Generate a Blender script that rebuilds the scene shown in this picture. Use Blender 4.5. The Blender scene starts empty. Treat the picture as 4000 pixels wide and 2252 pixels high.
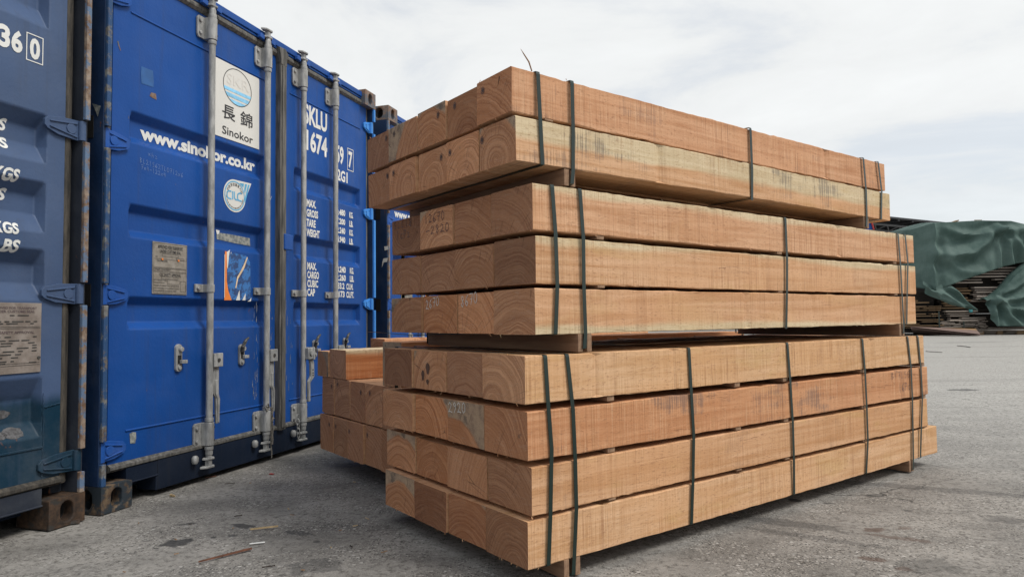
import bpy, bmesh, math, random
from math import sin, cos, pi, radians
from mathutils import Vector, Matrix, noise as mnoise

SC = bpy.context.scene
COL = SC.collection
R = random.Random(7)

# ------------------------------------------------------------------ camera
F_PX, PITCH, ROLL, CAM_H = 2688.34, 0.0444953, -0.0112787, 0.824052
PW, PH = 4000.0, 2252.0
_cp, _sp, _cr, _sr = cos(PITCH), sin(PITCH), cos(ROLL), sin(ROLL)
fwd = Vector((0, _cp, _sp)); upv = Vector((0, -_sp, _cp)); xv = Vector((1, 0, 0))
right = xv * _cr + upv * _sr
up = xv * -_sr + upv * _cr
cam_d = bpy.data.cameras.new('camera')
cam = bpy.data.objects.new('camera', cam_d); COL.objects.link(cam)
M = Matrix((right, up, -fwd)).transposed().to_4x4(); M.translation = (0, 0, CAM_H)
cam.matrix_world = M
cam_d.sensor_width = 36.0; cam_d.lens = F_PX / PW * 36.0
cam_d.clip_start = 0.05; cam_d.clip_end = 2000
SC.camera = cam

def ray(x, y):
    a = (x - PW / 2) / F_PX; b = (PH / 2 - y) / F_PX
    return right * a + up * b + fwd
def ground_at(x, y, z=0.0):
    d = ray(x, y); t = (z - CAM_H) / d.z
    return Vector((0, 0, CAM_H)) + d * t
def at(x, y, Y):
    d = ray(x, y); return Vector((0, 0, CAM_H)) + d * (Y / d.y)

# ------------------------------------------------------------------ world and sun
SUN_EL, SUN_AZ = radians(53), radians(117)      # azimuth clockwise from +Y
world = bpy.data.worlds.new('World'); SC.world = world; world.use_nodes = True
wt = world.node_tree; wt.nodes.clear()
def wn(t, **k):
    n = wt.nodes.new(t)
    for a, b in k.items(): setattr(n, a, b)
    return n
sky = wn('ShaderNodeTexSky', sky_type='NISHITA', sun_disc=False, sun_elevation=SUN_EL, sun_rotation=SUN_AZ,
         air_density=1.0, dust_density=2.0, ozone_density=1.0)
wtc = wn('ShaderNodeTexCoord')
sep = wn('ShaderNodeSeparateXYZ'); wt.links.new(wtc.outputs['Generated'], sep.inputs[0])
zc = wn('ShaderNodeMath', operation='MAXIMUM'); wt.links.new(sep.outputs[2], zc.inputs[0]); zc.inputs[1].default_value = 0.0
za = wn('ShaderNodeMath', operation='ADD'); wt.links.new(zc.outputs[0], za.inputs[0]); za.inputs[1].default_value = 0.14
dx = wn('ShaderNodeMath', operation='DIVIDE'); wt.links.new(sep.outputs[0], dx.inputs[0]); wt.links.new(za.outputs[0], dx.inputs[1])
dy = wn('ShaderNodeMath', operation='DIVIDE'); wt.links.new(sep.outputs[1], dy.inputs[0]); wt.links.new(za.outputs[0], dy.inputs[1])
cmb = wn('ShaderNodeCombineXYZ'); wt.links.new(dx.outputs[0], cmb.inputs[0]); wt.links.new(dy.outputs[0], cmb.inputs[1])
n1 = wn('ShaderNodeTexNoise'); n1.inputs['Scale'].default_value = 1.5; n1.inputs['Detail'].default_value = 9; n1.inputs['Roughness'].default_value = .58
n1.inputs['Distortion'].default_value = .5
wt.links.new(cmb.outputs[0], n1.inputs['Vector'])
n2 = wn('ShaderNodeTexNoise'); n2.inputs['Scale'].default_value = .42; n2.inputs['Detail'].default_value = 3
ofs = wn('ShaderNodeVectorMath', operation='ADD'); wt.links.new(cmb.outputs[0], ofs.inputs[0]); ofs.inputs[1].default_value = (4.1, 2.6, 0)
wt.links.new(ofs.outputs[0], n2.inputs['Vector'])
# cloud cover: nearly closed overhead, thinner veils low in the east
cov = wn('ShaderNodeMapRange', interpolation_type='SMOOTHSTEP'); wt.links.new(n1.outputs['Fac'], cov.inputs['Value'])
cov.inputs['From Min'].default_value = .34; cov.inputs['From Max'].default_value = .52
cov.inputs['To Min'].default_value = .80; cov.inputs['To Max'].default_value = 1.0
low = wn('ShaderNodeMapRange', interpolation_type='SMOOTHSTEP'); wt.links.new(sep.outputs[2], low.inputs['Value'])
low.inputs['From Min'].default_value = .04; low.inputs['From Max'].default_value = .26
low.inputs['To Min'].default_value = .72; low.inputs['To Max'].default_value = 1.0
east = wn('ShaderNodeMapRange', interpolation_type='SMOOTHSTEP'); wt.links.new(sep.outputs[0], east.inputs['Value'])
east.inputs['From Min'].default_value = .05; east.inputs['From Max'].default_value = .4
east.inputs['To Min'].default_value = 1.0; east.inputs['To Max'].default_value = 0.0
lowe = wn('ShaderNodeMath', operation='MAXIMUM'); wt.links.new(low.outputs[0], lowe.inputs[0]); wt.links.new(east.outputs[0], lowe.inputs[1])
fac = wn('ShaderNodeMath', operation='MULTIPLY'); wt.links.new(cov.outputs[0], fac.inputs[0]); wt.links.new(lowe.outputs[0], fac.inputs[1])
tone = wn('ShaderNodeMapRange'); wt.links.new(n2.outputs['Fac'], tone.inputs['Value'])
tone.inputs['From Min'].default_value = .3; tone.inputs['From Max'].default_value = .7
tone.inputs['To Min'].default_value = 5.75; tone.inputs['To Max'].default_value = 6.35
fine = wn('ShaderNodeMapRange'); wt.links.new(n1.outputs['Fac'], fine.inputs['Value'])
fine.inputs['From Min'].default_value = .3; fine.inputs['From Max'].default_value = .7
fine.inputs['To Min'].default_value = .90; fine.inputs['To Max'].default_value = 1.04
tm = wn('ShaderNodeMath', operation='MULTIPLY'); wt.links.new(tone.outputs[0], tm.inputs[0]); wt.links.new(fine.outputs[0], tm.inputs[1])
ccol = wn('ShaderNodeVectorMath', operation='SCALE'); ccol.inputs[0].default_value = (.975, .995, 1.0); wt.links.new(tm.outputs[0], ccol.inputs['Scale'])
skb = wn('ShaderNodeVectorMath', operation='SCALE'); wt.links.new(sky.outputs[0], skb.inputs[0]); skb.inputs['Scale'].default_value = 1.2
mx = wn('ShaderNodeMix', data_type='RGBA'); wt.links.new(fac.outputs[0], mx.inputs[0]); wt.links.new(skb.outputs[0], mx.inputs[6]); wt.links.new(ccol.outputs[0], mx.inputs[7])
bg = wn('ShaderNodeBackground'); bg.inputs['Strength'].default_value = .105; wt.links.new(mx.outputs[2], bg.inputs['Color'])
wo = wn('ShaderNodeOutputWorld'); wt.links.new(bg.outputs[0], wo.inputs['Surface'])

sl = bpy.data.lights.new('sun', 'SUN'); sl.energy = 1.75; sl.angle = radians(20); sl.color = (1.0, .95, .88)
so = bpy.data.objects.new('sun', sl); COL.objects.link(so)
sdir = Vector((sin(SUN_AZ) * cos(SUN_EL), cos(SUN_AZ) * cos(SUN_EL), sin(SUN_EL)))
so.rotation_euler = sdir.to_track_quat('Z', 'Y').to_euler(); so.location = (8, -2, 12)

SC.view_settings.view_transform = 'Standard'; SC.view_settings.look = 'None'
SC.view_settings.exposure = 0.53; SC.view_settings.gamma = 1.0

# ------------------------------------------------------------------ helpers
def new_obj(name, me, mats=(), parent=None):
    o = bpy.data.objects.new(name, me); COL.objects.link(o)
    if parent is not None: o.parent = parent
    if not isinstance(mats, (list, tuple)): mats = [mats]
    if me is not None:
        for m in mats: me.materials.append(m)
    return o
def tag(o, label=None, cat=None, group=None, kind=None):
    if label: o['label'] = label
    if cat: o['category'] = cat
    if group: o['group'] = group
    if kind: o['kind'] = kind
    return o
def empty(name, loc=(0, 0, 0), rz=0.0):
    o = bpy.data.objects.new(name, None); COL.objects.link(o); o.empty_display_size = .1
    o.location = loc; o.rotation_euler = (0, 0, rz); return o
class MB:
    """collects plain geometry and links it as one mesh object"""
    def __init__(s): s.v = []; s.f = []; s.m = []
    def add(s, vs, fs, mi=0):
        b = len(s.v); s.v += [tuple(v) for v in vs]
        for f in fs: s.f.append(tuple(i + b for i in f)); s.m.append(mi)
    def box(s, x0, x1, y0, y1, z0, z1, mi=0):
        s.add([(x0, y0, z0), (x1, y0, z0), (x1, y1, z0), (x0, y1, z0), (x0, y0, z1), (x1, y0, z1), (x1, y1, z1), (x0, y1, z1)],
              [(0, 3, 2, 1), (4, 5, 6, 7), (0, 1, 5, 4), (1, 2, 6, 5), (2, 3, 7, 6), (3, 0, 4, 7)], mi)
    def prism(s, poly, z0, z1, axis='z', mi=0):
        """extrude a 2-D polygon; axis z: (x,y); axis y: (x,z) ; axis x: (y,z)"""
        n = len(poly)
        def P(a, b, c): return (a, b, c) if axis == 'z' else ((a, c, b) if axis == 'y' else (c, a, b))
        vs = [P(a, b, z0) for a, b in poly] + [P(a, b, z1) for a, b in poly]
        fs = [tuple(range(n))[::-1], tuple(range(n, 2 * n))] + [(i, (i + 1) % n, n + (i + 1) % n, n + i) for i in range(n)]
        s.add(vs, fs, mi)
    def lathe(s, prof, cx, cy, n=14, mi=0):
        """profile [(r,z)] about a vertical axis"""
        vs = []; fs = []
        for r, z in prof:
            for k in range(n): vs.append((cx + r * cos(2 * pi * k / n), cy + r * sin(2 * pi * k / n), z))
        for i in range(len(prof) - 1):
            for k in range(n): fs.append((i * n + k, i * n + (k + 1) % n, (i + 1) * n + (k + 1) % n, (i + 1) * n + k))
        fs.append(tuple(range(n))[::-1]); fs.append(tuple(range((len(prof) - 1) * n, len(prof) * n)))
        s.add(vs, fs, mi)
    def tube(s, pts, r, n=8, mi=0, closed=False):
        pts = [Vector(p) for p in pts]; rings = []; N = len(pts)
        for i, p in enumerate(pts):
            a = pts[(i - 1) % N] if (closed or i > 0) else p
            b = pts[(i + 1) % N] if (closed or i < N - 1) else p
            t = (b - a).normalized()
            q = t.cross(Vector((0.13, .21, .97)));
            if q.length < .05: q = t.cross(Vector((1, 0, 0)))
            q.normalize(); w = t.cross(q)
            rr = r[i] if isinstance(r, (list, tuple)) else r
            rings.append([p + (q * cos(2 * pi * k / n) + w * sin(2 * pi * k / n)) * rr for k in range(n)])
        vs = [v for g in rings for v in g]; fs = []
        for i in range(N if closed else N - 1):
            j = (i + 1) % N
            for k in range(n): fs.append((i * n + k, i * n + (k + 1) % n, j * n + (k + 1) % n, j * n + k))
        if not closed: fs += [tuple(range(n))[::-1], tuple(range((N - 1) * n, N * n))]
        s.add(vs, fs, mi)
    def disc(s, c, r, axis, h, n=10, mi=0):
        """short cylinder along -y (axis 'y') or x"""
        poly = [(c[0] + r * cos(2 * pi * k / n), c[2] + r * sin(2 * pi * k / n)) for k in range(n)]
        s.prism(poly, c[1] - h, c[1], 'y', mi)
    def build(s, name, mats, parent=None, smooth=False, bevel=0.0, seg=2):
        me = bpy.data.meshes.new(name); me.from_pydata(s.v, [], s.f)
        for p, m in zip(me.polygons, s.m): p.material_index = m; p.use_smooth = smooth
        bm = bmesh.new(); bm.from_mesh(me); bmesh.ops.recalc_face_normals(bm, faces=bm.faces); bm.to_mesh(me); bm.free()
        o = new_obj(name, me, mats, parent)
        if bevel:
            b = o.modifiers.new('bevel', 'BEVEL'); b.width = bevel; b.segments = seg; b.limit_method = 'ANGLE'; b.angle_limit = radians(35)
            for p in me.polygons: p.use_smooth = True
            wn_ = o.modifiers.new('wn', 'WEIGHTED_NORMAL'); wn_.keep_sharp = True
        elif smooth:
            try: me.set_sharp_from_angle(angle=radians(40))
            except Exception: pass
        return o

def build_each(mb, name, mats, parent=None, **k):
    """one object per connected piece"""
    par = list(range(len(mb.v)))
    def find(i):
        while par[i] != i: par[i] = par[par[i]]; i = par[i]
        return i
    for f in mb.f:
        for q in f[1:]: par[find(q)] = find(f[0])
    groups = {}
    for f, m in zip(mb.f, mb.m): groups.setdefault(find(f[0]), []).append((f, m))
    out = []
    for g in groups.values():
        ids = sorted({i for f, _ in g for i in f}); mp = {a: b for b, a in enumerate(ids)}
        q = MB(); q.v = [mb.v[i] for i in ids]; q.f = [tuple(mp[i] for i in f) for f, _ in g]; q.m = [m for _, m in g]
        out.append(q.build(name, mats, parent, **k))
    return out

# ------------------------------------------------------------------ node materials
class NM:
    def __init__(s, name):
        s.mat = bpy.data.materials.new(name); s.mat.use_nodes = True; s.t = s.mat.node_tree; s.t.nodes.clear()
        s.out = s.t.nodes.new('ShaderNodeOutputMaterial'); s.b = s.t.nodes.new('ShaderNodeBsdfPrincipled')
        s.t.links.new(s.b.outputs[0], s.out.inputs[0])
    def put(s, sock, v):
        if isinstance(v, bpy.types.NodeSocket): s.t.links.new(v, sock)
        elif isinstance(v, (tuple, list)) and len(v) == 3 and sock.type == 'RGBA': sock.default_value = (*v, 1)
        else: sock.default_value = v
    def n(s, typ, ins=None, **props):
        nd = s.t.nodes.new(typ)
        for a, b in props.items(): setattr(nd, a, b)
        for k, v in (ins or {}).items(): s.put(nd.inputs[k], v)
        return nd
    def coord(s): return s.n('ShaderNodeTexCoord').outputs['Object']
    def scale(s, vec, sc, off=None):
        r = s.n('ShaderNodeVectorMath', {0: vec, 1: sc}, operation='MULTIPLY').outputs[0]
        if off is not None: r = s.n('ShaderNodeVectorMath', {0: r, 1: off}, operation='ADD').outputs[0]
        return r
    def noise(s, vec, scale=1.0, detail=4.0, rough=.55, dist=0.0):
        return s.n('ShaderNodeTexNoise', {'Vector': vec, 'Scale': scale, 'Detail': detail, 'Roughness': rough, 'Distortion': dist}).outputs['Fac']
    def ramp(s, f, a, b, lo=0.0, hi=1.0, smooth=True):
        return s.n('ShaderNodeMapRange', {'Value': f, 'From Min': a, 'From Max': b, 'To Min': lo, 'To Max': hi},
                   interpolation_type='SMOOTHSTEP' if smooth else 'LINEAR').outputs[0]
    def math(s, op, a, b=0.0, c=None):
        d = {0: a, 1: b}
        if c is not None: d[2] = c
        return s.n('ShaderNodeMath', d, operation=op).outputs[0]
    def mix(s, f, a, b, blend='MIX'):
        nd = s.n('ShaderNodeMix', None, data_type='RGBA', blend_type=blend)
        s.put(nd.inputs[0], f); s.put(nd.inputs[6], a); s.put(nd.inputs[7], b); return nd.outputs[2]
    def attr(s, name): return s.n('ShaderNodeAttribute', None, attribute_type='OBJECT', attribute_name=name).outputs['Fac']
    def attrv(s, name): return s.n('ShaderNodeAttribute', None, attribute_type='OBJECT', attribute_name=name).outputs['Vector']
    def xyz(s, vec):
        o = s.n('ShaderNodeSeparateXYZ', {0: vec}).outputs; return o[0], o[1], o[2]
    def bump(s, h, strength=.3, dist=.002):
        o = s.n('ShaderNodeBump', {'Height': h, 'Strength': strength, 'Distance': dist}).outputs[0]
        s.put(s.b.inputs['Normal'], o)
    def done(s, col=None, rough=None, metal=None, spec=None):
        if col is not None: s.put(s.b.inputs['Base Color'], col)
        if rough is not None: s.put(s.b.inputs['Roughness'], rough)
        if metal is not None: s.put(s.b.inputs['Metallic'], metal)
        if spec is not None: s.put(s.b.inputs['Specular IOR Level'], spec)
        return s.mat

def simple(name, col, rough=.6, metal=0.0, var=.15, sc=12.0, spec=.5):
    m = NM(name); c = m.coord(); f = m.noise(c, sc, 5)
    col2 = m.mix(m.ramp(f, .3, .7), tuple(x * (1 - var) for x in col), tuple(min(1, x * (1 + var)) for x in col))
    return m.done(col2, rough, metal, spec)

def paint(name, col, chip=.0, dirt=.35, rough=.42, lower=None, rustc=(.10, .045, .025), film=1.0):
    m = NM(name); c = m.coord(); x, y, z = m.xyz(c)
    base = m.mix(m.ramp(m.noise(c, 1.3, 3), .35, .65), tuple(v * .90 for v in col), tuple(v * 1.08 for v in col))
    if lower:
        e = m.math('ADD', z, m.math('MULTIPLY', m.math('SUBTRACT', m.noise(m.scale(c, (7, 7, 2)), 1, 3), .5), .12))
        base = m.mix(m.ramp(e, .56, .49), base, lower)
    st = m.ramp(m.noise(m.scale(c, (30, 30, 1.1)), 1, 5, .6), .50, .78)
    base = m.mix(m.math('MULTIPLY', st, dirt), base, tuple(v * .55 + .02 for v in col))
    fd = m.ramp(m.noise(m.scale(c, (2.5, 2.5, 1.0)), 1, 5, .6), .45, .72)
    base = m.mix(m.math('MULTIPLY', fd, .10), base, tuple(v * .75 + .055 for v in col))
    # pale dusty film, heavier towards the ground
    du = m.math('MULTIPLY', m.ramp(m.noise(c, 5, 6, .65), .42, .75), m.ramp(z, .9, .1, .07 * film, .20 * film))
    base = m.mix(du, base, (.20, .21, .22))
    # fine scuffs
    sc = m.ramp(m.noise(m.scale(c, (90, 90, 14)), 1, 3, .7), .72, .80)
    base = m.mix(m.math('MULTIPLY', sc, .14), base, (.35, .38, .42))
    ch = m.ramp(m.noise(m.scale(c, (9, 9, 5)), 1, 8, .72), .70 - chip, .715 - chip)
    base = m.mix(ch, base, m.mix(m.noise(c, 40, 4), rustc, tuple(v * 1.8 for v in rustc)))
    m.bump(m.math('ADD', m.noise(c, 60, 3), m.math('MULTIPLY', m.noise(c, 3.5, 2), 9.0)), .22, .005)
    r = m.math('ADD', m.math('MULTIPLY', ch, .35), m.ramp(m.noise(c, 8, 4), .3, .7, rough - .07, rough + .12))
    return m.done(base, r, None, .22)

def rusty(name, a, b, cpaint, amt=.5, rough=.75):
    m = NM(name); c = m.coord()
    r = m.mix(m.ramp(m.noise(c, 22, 7, .65), .35, .68), a, b)
    f = m.ramp(m.noise(m.scale(c, (1, 1, 1), (3.3, 1, 2)), 13, 7, .68), amt - .04, amt + .05)
    col = m.mix(f, r, cpaint)
    m.bump(m.noise(c, 80, 6, .7), .5, .003)
    return m.done(col, rough)

BLUE = (.0075, .066, .285)
MAT = {}
MAT['blue'] = paint('blue_paint', BLUE, chip=.0, dirt=.5, film=.3)
MAT['blue_lit'] = paint('lit_blue_paint', (.055, .26, .70), chip=.02, dirt=.3)  # skylight on the right post edge and hinges, put into a paler blue
MAT['blue_hinge'] = paint('blue_hinge_paint', (.014, .08, .33), chip=.03, dirt=.5)
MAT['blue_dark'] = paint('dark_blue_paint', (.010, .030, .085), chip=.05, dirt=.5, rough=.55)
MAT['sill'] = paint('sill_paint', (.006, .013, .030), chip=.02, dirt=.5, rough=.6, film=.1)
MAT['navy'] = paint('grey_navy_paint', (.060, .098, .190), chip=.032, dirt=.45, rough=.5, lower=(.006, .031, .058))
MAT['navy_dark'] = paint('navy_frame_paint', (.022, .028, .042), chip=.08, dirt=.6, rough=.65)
MAT['rust_lip'] = rusty('worn_post_edge', (.13, .075, .045), (.30, .24, .19), (.10, .16, .26), .52)
MAT['rust_lip_blue'] = rusty('worn_blue_edge', (.09, .07, .06), (.20, .22, .22), (.015, .06, .16), .46)
MAT['rust'] = rusty('rusty_casting', (.022, .014, .010), (.088, .050, .028), (.030, .028, .026), .55)
MAT['rust_dark'] = rusty('dark_worn_casting', (.05, .028, .016), (.17, .12, .075), (.018, .028, .038), .47)
MAT['rust_top'] = rusty('weathered_casting', (.16, .085, .05), (.24, .19, .16), (.10, .11, .13), .5)
MAT['galv'] = (lambda m: (m.bump(m.noise(m.coord(), 55, 4), .25, .002), m.done(
    m.mix(m.ramp(m.noise(m.scale(m.coord(), (30, 30, 9)), 1, 6, .65), .35, .68), (.21, .215, .215), (.40, .405, .40)), .55, .15))[1])(NM('galvanised_steel'))
MAT['rubber'] = (lambda m: m.done(m.mix(m.ramp(m.noise(m.scale(m.coord(), (60, 60, 6)), 1, 5), .35, .7), (.055, .055, .052), (.15, .145, .135)), .8))(NM('dusty_rubber'))
MAT['rubber_dirty'] = (lambda m: m.done(m.mix(m.ramp(m.noise(m.scale(m.coord(), (50, 50, 8)), 1, 6, .65), .35, .7), (.022, .021, .019), (.085, .074, .060)), .85))(NM('dirty_rubber'))
MAT['black'] = simple('black_void', (.006, .006, .007), .9)
MAT['white'] = simple('white_lettering', (.70, .71, .69), .55, var=.05)
MAT['ink'] = simple('black_ink', (.022, .022, .025), .6)
MAT['sign'] = simple('white_sign_film', (.66, .66, .63), .45, var=.03, sc=3)
MAT['sky_ink'] = simple('light_blue_ink', (.24, .56, .82), .5, var=.2, sc=25)
MAT['cyan_ink'] = simple('cyan_ink', (.10, .38, .62), .5, var=.15, sc=20)
MAT['faint_ink'] = simple('faded_yellow_ink', (.66, .65, .615), .6, var=.02)
MAT['orange'] = simple('orange_sticker', (.80, .22, .03), .5)
MAT['torn_blue'] = (lambda m: m.done(m.mix(m.ramp(m.noise(m.coord(), 28, 6, .7), .47, .53), (.012, .05, .17), (.03, .16, .45)), .4))(NM('torn_sticker_film'))
MAT['cream'] = simple('cream_paper', (.68, .52, .33), .7)
MAT['tape'] = (lambda m: m.done(m.mix(m.ramp(m.noise(m.coord(), 45, 6, .7), .4, .62), (.14, .16, .17), (.32, .33, .30)), .7))(NM('old_tape'))
MAT['plate'] = (lambda m: m.done(m.mix(m.ramp(m.noise(m.coord(), 30, 6, .65), .35, .7), (.25, .225, .19), (.36, .33, .29)), .45, .3))(NM('aluminium_plate'))
MAT['plate2'] = (lambda m: m.done(m.mix(m.ramp(m.noise(m.coord(), 18, 6, .65), .35, .7), (.22, .185, .16), (.36, .32, .29)), .45, .3))(NM('worn_plate'))
MAT['chalk'] = simple('chalk', (.66, .64, .60), .9, var=.2, sc=60)
MAT['faint_chalk'] = simple('faint_chalk', (.16, .24, .45), .9, var=.2, sc=60)
MAT['pen'] = simple('marker_pen', (.10, .07, .075), .8)
MAT['strap'] = (lambda m: m.done(m.mix(m.noise(m.coord(), 9, 3), (.004, .015, .013), (.008, .024, .020)), .28, 0, .55))(NM('green_strap'))
MAT['rope'] = simple('grey_rope', (.14, .13, .115), .95, var=.4, sc=90)
MAT['steel_dark'] = simple('dark_steel', (.06, .06, .058), .55, .4, var=.4, sc=40)

# ---- sawn timber: flanks and end grain, tuned per beam by custom properties
def timber_side():
    m = NM('sawn_timber'); c0 = m.coord(); x, y, z = m.xyz(c0)
    sd = m.attr('seed'); off = m.n('ShaderNodeCombineXYZ', {0: m.math('MULTIPLY', sd, 7.3), 1: m.math('MULTIPLY', sd, 3.1), 2: m.math('MULTIPLY', sd, 5.7)}).outputs[0]
    c = m.n('ShaderNodeVectorMath', {0: c0, 1: off}, operation='ADD').outputs[0]
    grain = m.noise(m.scale(c, (1.0, 15, 21)), 1, 7, .64, 1.6)
    pores = m.noise(m.scale(c, (55, 150, 170)), 1, 4, .68)
    saw = m.noise(m.scale(c, (185, 2.5, 3.5)), 1, 4, .66)
    sawb = m.noise(m.scale(c, (30, 1.5, 2)), 1, 3, .6)
    patch = m.ramp(m.noise(m.scale(c, (3.5, 4, 9)), 1, 5, .6), .36, .66, .15, 1.0)
    saws = m.math('MULTIPLY', patch, m.attr('sawn'))
    big = m.noise(m.scale(c, (2.2, 4, 4)), 1, 3)
    tone = m.attr('tone')
    light = m.mix(tone, (.630, .365, .222), (.640, .415, .248))
    dark = m.mix(tone, (.455, .222, .115), (.480, .270, .125))
    col = m.mix(m.ramp(grain, .34, .70), light, dark)
    col = m.mix(m.math('MULTIPLY', m.ramp(big, .38, .68), .45), col, m.mix(tone, (.590, .310, .170), (.605, .340, .165)))
    col = m.mix(m.attr('rich'), col, m.mix(m.ramp(grain, .34, .66), (.50, .215, .090), (.38, .135, .048)))
    # yellow-white sapwood on one edge
    sap = m.attr('sap'); tt = m.attr('thick')
    e = m.math('ADD', z, m.math('MULTIPLY', m.math('SUBTRACT', m.noise(m.scale(c, (1.3, 6, 9)), 1, 4), .5), .075))
    topb = m.math('MULTIPLY', m.ramp(m.math('SUBTRACT', e, m.math('SUBTRACT', tt, sap)), -.012, .014), m.math('GREATER_THAN', sap, .001))
    botb = m.math('MULTIPLY', m.ramp(m.math('ADD', e, sap), .012, -.014), m.math('LESS_THAN', sap, -.001))
    sapm = m.math('MAXIMUM', topb, botb)
    sapc = m.mix(m.ramp(grain, .35, .65), (.64, .545, .37), (.53, .43, .27))
    col = m.mix(m.math('MULTIPLY', sapm, .88), col, sapc)
    ol = m.ramp(m.noise(m.scale(c, (2.6, 3, 9)), 1, 4, .55, .5), .54, .70)
    col = m.mix(m.math('MULTIPLY', ol, m.math('MULTIPLY', tone, .38)), col, (.50, .335, .125))
    spl = m.math('MULTIPLY', m.ramp(m.math('ABSOLUTE', m.math('SUBTRACT', m.noise(m.scale(c, (.9, 24, 38)), 1, 4, .6, .6), .5)), .010, .003), m.ramp(m.noise(m.scale(c, (2.2, 5, 9)), 1, 3), .60, .68))
    col = m.mix(m.math('MULTIPLY', spl, .75), col, (.16, .07, .035))
    # saw teeth marks
    col = m.mix(m.math('MULTIPLY', m.math('MULTIPLY', m.ramp(saw, .46, .68), .56), saws), col, m.mix(tone, (.36, .165, .085), (.37, .20, .085)))
    col = m.mix(m.math('MULTIPLY', m.math('MULTIPLY', m.ramp(saw, .52, .30), .34), saws), col, (.72, .53, .35))
    col = m.mix(m.math('MULTIPLY', m.math('MULTIPLY', m.ramp(sawb, .55, .72), .42), saws), col, (.40, .20, .09))
    col = m.mix(m.math('MULTIPLY', m.ramp(pores, .54, .68), .50), col, (.27, .13, .068))
    grv = m.ramp(m.n('ShaderNodeTexVoronoi', {'Vector': m.n('ShaderNodeCombineXYZ', {0: m.math('MULTIPLY', m.math('ADD', x, m.math('MULTIPLY', m.noise(m.scale(c, (0, 5, 6)), 1, 2), .012)), 17.0), 1: m.math('MULTIPLY', sd, 3.0), 2: 0.0}).outputs[0], 'Scale': 1.0}, feature='DISTANCE_TO_EDGE', voronoi_dimensions='2D').outputs['Distance'], .035, .008)
    col = m.mix(m.math('MULTIPLY', m.math('MULTIPLY', grv, saws), .42), col, (.26, .12, .06))
    # grey-black mould following saw marks
    stn = m.attr('stain')
    st = m.ramp(m.math('ADD', m.noise(m.scale(c, (3.2, 3, 7)), 1, 5, .6), m.math('ADD', m.math('MULTIPLY', m.math('SUBTRACT', saw, .5), .42), m.math('MULTIPLY', stn, .055))), .60, .71)
    st = m.math('MULTIPLY', st, m.math('ADD', stn, m.math('MULTIPLY', sapm, .28)))
    st = m.math('MULTIPLY', m.math('MULTIPLY', st, m.ramp(saw, .40, .58, .40, 1.0)), .58)
    col = m.mix(st, col, (.110, .098, .098))
    h = m.math('ADD', m.math('MULTIPLY', saw, 1.0), m.math('ADD', m.math('MULTIPLY', pores, .8), m.math('MULTIPLY', grain, .5)))
    m.bump(h, .55, .003)
    return m.done(col, .85, None, .25)
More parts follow.
